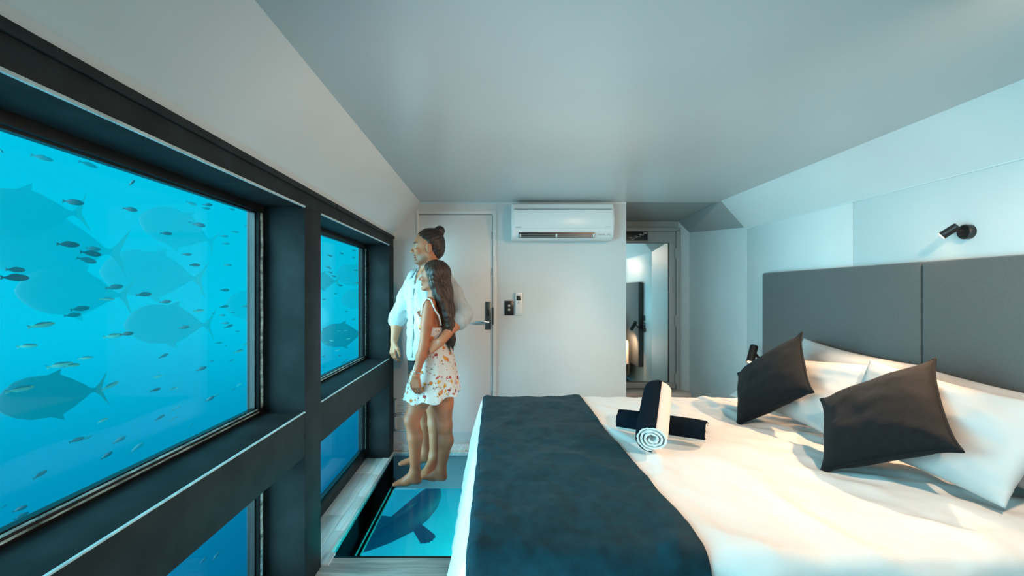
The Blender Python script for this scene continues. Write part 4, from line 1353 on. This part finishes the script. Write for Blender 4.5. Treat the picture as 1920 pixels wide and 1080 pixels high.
M['skin_tan'] = mat_attr('tanned_skin', 0.5)
M['eye_white'] = mat_base('eye_white', (0.30, 0.30, 0.28, 1), 0.5)
M['iris'] = mat_base('dark_iris', (0.02, 0.03, 0.03, 1), 0.1)
M['hair_dark'] = mat_base('dark_brown_hair', rgb(46, 32, 26), 0.45, noise_amt=0.5, noise_scale=60, bump=0.4, bump_scale=120, stretch=(1, 1, 0.25))
M['hair_brown'] = mat_base('brown_hair', rgb(58, 38, 28), 0.42, noise_amt=0.6, noise_scale=70, bump=0.5, bump_scale=150, stretch=(1, 1, 0.12))
M['shirt'] = mat_base('white_linen_shirt', (0.45, 0.47, 0.47, 1), 0.75, noise_amt=0.08, noise_scale=40, bump=0.15, bump_scale=160, stretch=(1, 1, 0.2))
M['collar'] = mat_base('grey_collar_lining', (0.32, 0.36, 0.38, 1), 0.8)
M['shorts'] = mat_base('black_shorts', rgb(24, 30, 34), 0.7, bump=0.1, bump_scale=120)
M['strap'] = mat_base('white_strap', (0.8, 0.78, 0.75, 1), 0.7)
M['tie'] = mat_base('hair_tie', (0.02, 0.012, 0.012, 1), 0.8)
M['silver'] = mat_base('silver_band', (0.8, 0.8, 0.78, 1), 0.2, metal=1.0)


def mat_floral():
    m = mat_base('floral_cotton', (0.66, 0.62, 0.58, 1), 0.75)
    nt = m.node_tree
    p = nt.nodes['Principled BSDF']
    tc = nt.nodes.new('ShaderNodeTexCoord')
    nz = nt.nodes.new('ShaderNodeTexNoise'); nz.inputs['Scale'].default_value = 70; nz.inputs['Detail'].default_value = 2
    sc = nt.nodes.new('ShaderNodeVectorMath'); sc.operation = 'SCALE'; sc.inputs[3].default_value = 0.02
    ad = nt.nodes.new('ShaderNodeVectorMath')
    nt.links.new(tc.outputs['Object'], nz.inputs['Vector']); nt.links.new(nz.outputs['Color'], sc.inputs[0])
    nt.links.new(tc.outputs['Object'], ad.inputs[0]); nt.links.new(sc.outputs[0], ad.inputs[1])
    prev = None
    base = (0.66, 0.62, 0.58, 1)
    for scale, thr, ramp in ((30, 0.36, (rgb(150, 40, 44), rgb(204, 110, 40), rgb(170, 60, 50), rgb(214, 150, 50))), (52, 0.26, (rgb(110, 110, 60), rgb(200, 90, 60), rgb(120, 50, 60), rgb(190, 130, 60)))):
        vo = nt.nodes.new('ShaderNodeTexVoronoi'); vo.inputs['Scale'].default_value = scale
        nt.links.new(ad.outputs[0], vo.inputs['Vector'])
        lt = nt.nodes.new('ShaderNodeMath'); lt.operation = 'LESS_THAN'; lt.inputs[1].default_value = thr
        nt.links.new(vo.outputs['Distance'], lt.inputs[0])
        sp = nt.nodes.new('ShaderNodeSeparateXYZ'); nt.links.new(vo.outputs['Color'], sp.inputs[0])
        keep = nt.nodes.new('ShaderNodeMath'); keep.operation = 'GREATER_THAN'; keep.inputs[1].default_value = 0.35
        nt.links.new(sp.outputs['Y'], keep.inputs[0])
        mu = nt.nodes.new('ShaderNodeMath'); mu.operation = 'MULTIPLY'
        nt.links.new(lt.outputs[0], mu.inputs[0]); nt.links.new(keep.outputs[0], mu.inputs[1])
        cr = nt.nodes.new('ShaderNodeValToRGB'); cr.color_ramp.interpolation = 'CONSTANT'
        cr.color_ramp.elements[0].color = ramp[0]; cr.color_ramp.elements[1].position = 0.75; cr.color_ramp.elements[1].color = ramp[3]
        for pos, c in ((0.25, ramp[1]), (0.5, ramp[2])):
            e = cr.color_ramp.elements.new(pos); e.color = c
        nt.links.new(sp.outputs['X'], cr.inputs[0])
        mx = nt.nodes.new('ShaderNodeMix'); mx.data_type = 'RGBA'
        nt.links.new(mu.outputs[0], mx.inputs[0])
        if prev: nt.links.new(prev, mx.inputs[6])
        else: mx.inputs[6].default_value = base
        nt.links.new(cr.outputs[0], mx.inputs[7])
        prev = mx.outputs[2]
    nt.links.new(prev, p.inputs['Base Color'])
    return m


M['floral'] = mat_floral()
VOX = 0.0042


def make_man():
    root = tag(empty('person', (-0.47, 3.32, 0)), 'man with a hair bun in a white shirt and dark shorts, arm round the woman', 'person')
    fa = math.atan2(-0.66, -0.75)                 # chest faces the window and a little towards the bed
    fw = np.array([math.cos(fa), math.sin(fa), 0]); lf = np.array([-fw[1], fw[0], 0])   # lf: his left
    C = np.array([-0.475, 3.33, 0])
    sR, sL = C - lf * 0.175 + [0, 0, 1.405], C + lf * 0.175 + [0, 0, 1.405]
    eR = V3(at(746, 596, 3.43)); wR = V3(at(739, 640, 3.38))
    eL = V3(at(868, 590, 3.06)); wL = V3(at(826, 641, 2.905))
    hR, hL = C - lf * 0.085 + [0, 0, 0.88], C + lf * 0.085 + [0, 0, 0.88]
    aR = V3(at(797, 845, 3.43)); aL = V3(at(815, 852, 3.29))
    kR = V3(at(789, 758, 3.38)); kL = V3(at(813, 758, 3.24))
    hc = V3(at(801.5, 462, 3.30))
    hf = np.array([-1.0, -0.22, -0.02])
    b = Field((-0.82, 2.74, -0.02), (-0.12, 3.62, 1.80), VOX)
    tors = [(0.84, C[0], C[1], 0.10, 0.15), (0.95, C[0], C[1], 0.105, 0.155), (1.08, C[0], C[1], 0.10, 0.145), (1.25, C[0], C[1], 0.115, 0.165), (1.36, C[0], C[1], 0.105, 0.165), (1.43, C[0], C[1], 0.075, 0.11), (1.46, C[0], C[1], 0.055, 0.06)]
    b.stack(tors, fa, 0.03)
    for sh_, el, wr_ in ((sR, eR, wR), (sL, eL, wL)):
        b.chain([sh_, (sh_ * 0.5 + el * 0.5), el, el * 0.65 + wr_ * 0.35, wr_], [0.055, 0.047, 0.040, 0.041, 0.027], 0.02)
    for h_, kn, an in ((hR, kR, aR), (hL, kL, aL)):
        mid = kn * 0.62 + an * 0.38 + np.array([0.012, 0.006, 0])
        b.chain([h_, kn, mid, an], [0.085, 0.056, 0.053, 0.035], 0.03)
    foot(b, aR, (aR[0] + 0.055, aR[1] + 0.015), (aR[0] - 0.195, aR[1] - 0.05), 1.0)
    foot(b, aL, (aL[0] + 0.02, aL[1] + 0.05), (aL[0] - 0.085, aL[1] - 0.185), 1.0)
    L, AX = head(b, hc, hf, (0, 0, 1), 1.06, True)
    nb = C + [0.0, 0.0, 1.42]
    b.cone(L(-0.022, 0, -0.06), nb + [0, 0, 0.02], 0.056, 0.062, 0.025)
    hand(b, wR, unit(wR - eR) * 0.8 + np.array([0.0, -0.1, -0.5]), (-0.7, -0.6, 0.2), (-0.3, -0.9, 0.0), 1.0, 42)
    hand(b, wL, unit(wL - eL) * 0.55 + np.array([-0.5, 0.12, -0.10]), (0.05, -1.0, 0.35), (0.1, 0.2, 1.0), 0.98, 26)
    me, vs_ = b.mesh('man_body')
    loc = lambda P: np.stack([(P - hc) @ AX[0], (P - hc) @ AX[1], (P - hc) @ AX[2]], -1) / 1.06
    def beard(P):
        q = loc(P)
        m = np.clip((-0.046 - q[:, 2] - 0.25 * np.clip(0.045 - q[:, 0], 0, 0.1)) / 0.03, 0, 1) * (q[:, 2] > -0.135) * np.clip((q[:, 0] + 0.005) / 0.02, 0, 1) * (q[:, 0] < 0.14)
        lips = np.exp(-((q[:, 1] / 0.022) ** 2) - (((q[:, 2] + 0.070) / 0.009) ** 2)) * (q[:, 0] > 0.07)
        return m * 0.6 * (1 - lips)
    def lips(P):
        q = loc(P); return np.exp(-((q[:, 1] / 0.02) ** 4) - (((q[:, 2] + 0.070) / 0.010) ** 4)) * (q[:, 0] > 0.075) * 0.8
    def brows(P):
        q = loc(P); return (np.exp(-(((np.abs(q[:, 1]) - 0.032) / 0.018) ** 4) - (((q[:, 2] - 0.020) / 0.006) ** 4)) * (q[:, 0] > 0.06)) * 0.9
    paint(me, vs_, rgb(188, 120, 86), [(beard, rgb(84, 52, 36)), (lips, rgb(150, 88, 70)), (brows, rgb(50, 34, 28))])
    link_mesh('body', me, M['skin_tan'], root)
    eyes(L, AX, 1.06, root)
    # hair swept back into a bun
    h = Field(hc - 0.19, hc + 0.21, 0.0035)
    h.ell(L(-0.020, 0, 0.036), np.array((0.098, 0.082, 0.090)) * 1.06, AX, 0.0)
    h.ell(L(-0.060, 0, -0.010), np.array((0.060, 0.070, 0.080)) * 1.06, AX, 0.02)
    A0, A1_, A2_ = [np.array(a, np.float32) for a in AX]
    hc32 = hc.astype(np.float32)
    def face_cut(P):
        p = P - hc32
        x, y, z = p @ A0 / 1.06, p @ A1_ / 1.06, p @ A2_ / 1.06
        line = np.interp(z, [-0.1, -0.05, -0.02, 0.03, 0.06, 0.085, 0.12], [-0.035, -0.028, -0.022, 0.012, 0.050, 0.075, 0.075])
        return (x - line) * 0.8
    h.clip(face_cut)
    h.ell(L(-0.085, 0, 0.105), np.array((0.036, 0.040, 0.036)) * 1.06, AX, 0.012)
    h.rough(0.0013, lambda P: np.sin(((P - hc32) @ A1_) * 330 + 14 * ((P - hc32) @ A2_)) + 0.7 * np.sin(((P - hc32) @ A2_) * 260 + ((P - hc32) @ A0) * 90))
    me2, _ = h.mesh('man_hair')
    hr = link_mesh('hair', me2, M['hair_dark'], root)
    ring = [L(-0.070 + 0.005 * math.cos(a), 0.030 * math.cos(a), 0.085 + 0.022 * math.sin(a)) for a in np.linspace(0, 2 * math.pi, 17)]
    MB().tube([tuple(p) for p in ring], 0.006, 6, caps=False).build('hair_tie', M['tie'], hr, True)
    # shirt
    s = Field((-0.82, 2.92, 0.74), (-0.10, 3.64, 1.52), VOX)
    ft = lambda th, z: 0.034 * np.sin(th * 9 + 6 * np.sin(z * 9)) * np.clip((1.35 - z) * 3, 0, 1) + 0.018 * np.sin(th * 17 + z * 22)
    sh = [(0.790, C[0] + 0.004, C[1], 0.145, 0.200), (0.92, C[0], C[1], 0.142, 0.196), (1.08, C[0], C[1], 0.136, 0.188), (1.25, C[0], C[1], 0.140, 0.192), (1.36, C[0], C[1], 0.120, 0.180), (1.435, C[0], C[1], 0.085, 0.125), (1.468, C[0], C[1], 0.068, 0.078)]
    s.stack(sh, fa, 0.0, ft)
    for sh_, el, wr_ in ((sR, eR, wR), (sL, eL, wL)):
        end = el + (wr_ - el) * (0.10 if sh_ is sR else 0.22)
        s.chain([sh_ - [0, 0, 0.012], sh_ * 0.5 + el * 0.5, el, end], [0.066, 0.064, 0.060, 0.058], 0.035)
        d = unit(wr_ - el)
        s.cone(end - d * 0.040, end - d * 0.002, 0.063, 0.067, 0.006)             # rolled cuff
    fw32 = fw.astype(np.float32); lf32 = lf.astype(np.float32)
    def neck_v(P):
        p = P - C.astype(np.float32)
        x, y, z = p @ fw32, p @ lf32, P[..., 2]
        vee = np.minimum(0.058 - (1.475 - z) * 0.40, 0.06) - np.abs(y)
        return np.where((x > 0.03) & (z > 1.30) & (vee > -0.02), vee, -1.0)
    s.clip(neck_v)
    s.clip(lambda P: (0.795 + 0.018 * np.sin(8 * ((P - C.astype(np.float32)) @ lf32)) - P[..., 2]))
    s.rough(0.0028, lambda P: np.sin(P[..., 2] * 60 + 40 * P[..., 0] + 5 * np.sin(P[..., 1] * 40)) * np.sin(P[..., 2] * 23 - P[..., 1] * 37))
    me3, _ = s.mesh('shirt')
    so = link_mesh('shirt', me3, M['shirt'], root)
    # collar flaps and the button strip
    for e in (-1, 1):
        p0 = C + lf * 0.058 * e + fw * -0.01 + [0, 0, 1.478]; p1 = C + lf * 0.054 * e + fw * 0.075 + [0, 0, 1.452]
        p2 = C + lf * 0.078 * e + fw * 0.112 + [0, 0, 1.378]; p3 = C + lf * 0.095 * e + fw * 0.02 + [0, 0, 1.440]
        MB().poly_prism([p0, p1, p2, p3], tuple(lf * 0.007 * e + fw * 0.006)).build('collar', M['collar'] if e < 0 else M['shirt'], so)
    zz = np.linspace(1.31, 0.82, 14)
    rr = [np.interp(z, [q[0] for q in sh], [q[3] for q in sh]) for z in zz]
    st_ = MB()
    rows = []
    for z, r in zip(zz, rr):
        cpt = C + fw * (r + 0.003) + [0, 0, z]
        rows.append([st_.bm.verts.new(tuple(cpt + lf * x + fw * t)) for x, t in ((-0.014, 0), (-0.014, 0.004), (0.014, 0.004), (0.014, 0))])
    for i in range(len(rows) - 1):
        for k in range(4): st_.bm.faces.new((rows[i][k], rows[i][(k + 1) % 4], rows[i + 1][(k + 1) % 4], rows[i + 1][k]))
    st_.bm.faces.new(rows[0]); st_.bm.faces.new(rows[-1][::-1])
    st_.build('placket', M['shirt'], so, True)
    for z in (1.24, 1.14, 1.04, 0.94):
        r = np.interp(z, [q[0] for q in sh], [q[3] for q in sh])
        MB().sphere(tuple(C + fw * (r + 0.007) + [0, 0, z]), (0.006, 0.006, 0.006), 1).build('button', M['collar'], so, True)
    # shorts
    g = Field((-0.78, 3.02, 0.52), (-0.2, 3.64, 0.98), VOX)
    g.stack([(0.80, C[0], C[1], 0.122, 0.172), (0.96, C[0], C[1], 0.125, 0.172)], fa, 0.0)
    for h_, kn in ((hR, kR), (hL, kL)):
        g.chain([h_, h_ * 0.28 + kn * 0.72], [0.105, 0.096], 0.03)
    g.clip(lambda P: 0.605 + 0.01 * np.sin(P[..., 0] * 40) - P[..., 2])
    g.rough(0.003, lambda P: np.sin(P[..., 2] * 40 + P[..., 0] * 50) * np.sin(P[..., 1] * 45))
    me4, _ = g.mesh('shorts')
    link_mesh('shorts', me4, M['shorts'], root)
    return root


def make_woman():
    root = tag(empty('person', (-0.42, 3.03, 0)), 'barefoot woman with long brown hair in a short white floral dress', 'person')
    fa = math.atan2(0.22, -0.975)
    fw = np.array([math.cos(fa), math.sin(fa), 0]); lf = np.array([-fw[1], fw[0], 0])
    C = np.array([-0.402, 3.04, 0])
    sc = 0.86
    sL = V3(at(805, 569, 2.915)); sR = C - lf * 0.135 + [0, 0, 1.212]
    eL = V3(at(795, 648, 2.885)); wL = V3(at(780, 704, 2.845))
    eR = sR + np.array([-0.05, 0.03, -0.25]); wR = eR + np.array([-0.10, 0.0, -0.20])
    hc = V3(at(812.5, 517, 3.015))
    hf = np.array([-1.0, 0.12, 0.06])
    hipL = V3(at(803, 712, 2.98)); hipR = V3(at(828, 712, 3.10))
    kL = V3(at(772, 786, 2.965)); kR = V3(at(834, 798, 3.08))
    aL = V3(at(778, 884, 3.03)); aR = V3(at(827, 881, 3.09))
    b = Field((-0.80, 2.66, -0.02), (-0.10, 3.40, 1.56), VOX)
    tors = [(0.70, C[0] + 0.01, C[1], 0.085, 0.125), (0.80, C[0] + 0.015, C[1], 0.105, 0.145), (0.95, C[0] + 0.005, C[1], 0.075, 0.105), (1.02, C[0], C[1], 0.078, 0.108), (1.10, C[0] - 0.005, C[1], 0.092, 0.120), (1.18, C[0], C[1], 0.078, 0.122), (1.225, C[0] + 0.006, C[1], 0.055, 0.085), (1.25, C[0] + 0.008, C[1], 0.04, 0.045)]
    b.stack(tors, fa, 0.03)
    for sh_, el, wr_ in ((sL, eL, wL), (sR, eR, wR)):
        b.chain([sh_, sh_ * 0.5 + el * 0.5, el, el * 0.65 + wr_ * 0.35, wr_], [0.041, 0.038, 0.030, 0.031, 0.0205], 0.02)
    for h_, kn, an in ((hipL, kL, aL), (hipR, kR, aR)):
        mid = kn * 0.66 + an * 0.34 + np.array([0.016, 0, 0])
        b.chain([h_, h_ * 0.5 + kn * 0.5 + [-0.004, 0, 0], kn, mid, an], [0.086, 0.070, 0.047, 0.048, 0.028], 0.025)
    foot(b, aL, (aL[0] + 0.050, aL[1] + 0.005), (aL[0] - 0.150, aL[1] - 0.008), 0.86)
    foot(b, aR, (aR[0] + 0.045, aR[1] - 0.015), (aR[0] - 0.130, aR[1] + 0.045), 0.86)
    L, AX = head(b, hc, hf, (0.06, 0, 1), sc, False)
    b.cone(L(-0.020, 0, -0.06), C + [0.006, 0, 1.235], 0.041, 0.046, 0.022)
    hand(b, wL, (0.05, 0.02, -1.0), (-0.35, -0.9, 0.0), (-0.9, 0.1, 0.0), 0.86, 40)
    hand(b, wR, (-0.3, 0.0, -1.0), (-0.3, 0.9, 0.0), (-0.9, 0.0, 0.0), 0.86, 30)
    me, vs_ = b.mesh('woman_body')
    loc = lambda P: np.stack([(P - hc) @ AX[0], (P - hc) @ AX[1], (P - hc) @ AX[2]], -1) / sc
    def lips(P):
        q = loc(P); return np.exp(-((q[:, 1] / 0.02) ** 4) - (((q[:, 2] + 0.070) / 0.010) ** 4)) * (q[:, 0] > 0.075) * 0.8
    def brows(P):
        q = loc(P); return (np.exp(-(((np.abs(q[:, 1]) - 0.032) / 0.018) ** 4) - (((q[:, 2] - 0.020) / 0.005) ** 4)) * (q[:, 0] > 0.06)) * 0.8
    paint(me, vs_, rgb(178, 102, 68), [(lips, rgb(156, 84, 66)), (brows, rgb(60, 40, 32))])
    link_mesh('body', me, M['skin_tan'], root)
    eyes(L, AX, sc, root)
    # long hair down the back
    h = Field((-0.56, 2.84, 0.86), (-0.18, 3.22, 1.54), 0.0036)
    h.ell(L(-0.022, 0, 0.030), np.array((0.106, 0.090, 0.096)) * sc, AX, 0.0)
    A0, A1_, A2_ = [np.array(a, np.float32) for a in AX]
    hc32 = hc.astype(np.float32)
    def face_cut(P):
        p = P - hc32
        x, z = p @ A0 / sc, p @ A2_ / sc
        line = np.interp(z, [-0.5, -0.10, -0.05, 0.0, 0.05, 0.09, 0.12], [0.03, 0.022, 0.026, 0.034, 0.056, 0.075, 0.075])
        return np.where(z > -0.14, (x - line) * 0.8, -1.0)
    h.clip(face_cut)
    for (px, py, Y, r, kx) in ((0, 0, 0, 0, 0),):
        pass
    pth = [V3(at(824, 516, 3.03)), V3(at(830, 548, 3.01)), V3(at(836, 580, 2.985)), V3(at(841, 610, 2.98)), V3(at(846, 636, 2.98)), V3(at(849, 652, 2.98))]
    h.chain(pth, [0.072, 0.064, 0.052, 0.042, 0.026, 0.008], 0.03)
    pth = [V3(at(815, 508, 2.945)), V3(at(814, 532, 2.925)), V3(at(827, 562, 2.93)), V3(at(839, 592, 2.94)), V3(at(845, 625, 2.95))]
    h.chain(pth, [0.030, 0.030, 0.030, 0.028, 0.014], 0.02)
    pth = [V3(at(825, 512, 3.10)), V3(at(831, 545, 3.11)), V3(at(840, 590, 3.06)), V3(at(845, 625, 3.03))]
    h.chain(pth, [0.035, 0.036, 0.03, 0.014], 0.03)
    h.rough(0.0017, lambda P: np.sin(P[..., 1] * 300 + 8 * np.sin(P[..., 2] * 14) + P[..., 0] * 60) + 0.7 * np.sin(P[..., 0] * 340 + P[..., 2] * 40 + 5 * np.sin(P[..., 2] * 9)))
    me2, _ = h.mesh('woman_hair')
    ho = link_mesh('hair', me2, M['hair_brown'], root)
    for i in range(14):
        x0 = random.uniform(836, 851); y0 = random.uniform(612, 634); yy = random.uniform(2.95, 3.02)
        MB().tube([tuple(at(x0, y0, yy)), tuple(at(x0 + random.uniform(-1, 3), y0 + 14, yy)), tuple(at(x0 + random.uniform(-4, 8), y0 + random.uniform(22, 34), yy - 0.01))], [0.0035, 0.0028, 0.0012], 5).build('strand', M['hair_brown'], ho, True)
    # dress
    s = Field((-0.70, 2.74, 0.50), (-0.10, 3.34, 1.20), VOX)
    s.stack([(0.90, C[0] + 0.008, C[1], 0.098, 0.128), (0.97, C[0] + 0.005, C[1], 0.090, 0.120), (1.03, C[0], C[1], 0.094, 0.124), (1.10, C[0] - 0.006, C[1], 0.108, 0.134), (1.16, C[0] - 0.006, C[1], 0.100, 0.132)], fa, 0.0)
    fw32 = fw.astype(np.float32); C32 = C.astype(np.float32)
    s.clip(lambda P: P[..., 2] - (1.085 + np.clip(((P - C32) @ fw32) * 0.75, -0.03, 0.075)))
    def skirt(off, lo):
        secs = [(lo, C[0] - 0.012, C[1] - 0.01, 0.190 - off, 0.172 - off), (0.66, C[0] - 0.004, C[1] - 0.005, 0.172 - off, 0.165 - off), (0.76, C[0] + 0.008, C[1], 0.146 - off, 0.155 - off), (0.86, C[0] + 0.012, C[1], 0.122 - off, 0.142 - off), (0.955, C[0] + 0.006, C[1], 0.094 - off, 0.122 - off)]
        return secs
    fold = lambda th, z: (0.060 * np.sin(th * 7 + 1.0 + 0.6 * np.sin(th * 2)) + 0.025 * np.sin(th * 13 + z * 8)) * np.clip((0.93 - z) / 0.35, 0, 1)
    s.stack(skirt(0, 0.545), fa, 0.012, fold)
    inner = Field((-0.70, 2.74, 0.50), (-0.10, 3.34, 1.20), VOX)
    inner.stack(skirt(0.012, 0.50)[:-2], fa, 0.0, fold)
    s.f = np.maximum(s.f, -inner.f)
    def hem(P):
        th = np.arctan2(P[..., 1] - C[1], P[..., 0] - C[0])
        return 0.580 + 0.012 * np.sin(th * 7 + 1.5) + 0.035 * np.clip((P[..., 0] - C[0] - 0.02) / 0.16, -0.2, 1) - P[..., 2]
    s.clip(hem)
    me3, _ = s.mesh('dress')
    do = link_mesh('dress', me3, M['floral'], root)
    # shoulder straps: front of the bodice, over the shoulder, down the back
    for e in (1, -1):
        o_ = lf * 0.078 * e
        pts = [C + o_ + fw * 0.092 + [0, 0, 1.135], C + o_ * 1.05 + fw * 0.072 + [0, 0, 1.195], C + o_ * 1.1 + fw * 0.02 + [0, 0, 1.252], C + o_ * 1.05 - fw * 0.035 + [0, 0, 1.232], C + o_ - fw * 0.085 + [0, 0, 1.16], C + o_ * 0.9 - fw * 0.098 + [0, 0, 1.055]]
        if e == 1: pts = [V3(at(790, 590, 2.90)), V3(at(793, 570, 2.885)), V3(at(800, 559, 2.878)), V3(at(808, 562, 2.872)), V3(at(815, 580, 2.885)), V3(at(823, 592, 2.91)), V3(at(827, 610, 2.925))]
        MB().tube([tuple(p) for p in pts], 0.0052, 8).build('strap', M['strap'], do, True)
    # lace edge along the front neckline
    fr = []
    for i in range(25):
        a = -1.2 + 2.4 * i / 24
        p = C + fw * math.cos(a) * 0.112 + lf * math.sin(a) * 0.136 + [0, 0, 1.137 + 0.006 * math.sin(i * 1.6) - 0.03 * (1 - math.cos(a))]
        fr.append(tuple(p))
    MB().tube(fr, [0.007 + 0.002 * math.sin(i * 2.1) for i in range(25)], 7).build('lace_edge', M['strap'], do, True)
    # thin bracelet
    wc = wL + (eL - wL) * 0.10; ax = unit(eL - wL); t1 = unit(np.cross(ax, [0, 1, 0])); t2 = np.cross(ax, t1)
    MB().tube([tuple(wc + (t1 * math.cos(a) + t2 * math.sin(a)) * 0.0245) for a in np.linspace(0, 2 * math.pi, 21)], 0.0026, 6, caps=False).build('bracelet', M['silver'], root, True)
    return root


make_man()
make_woman()
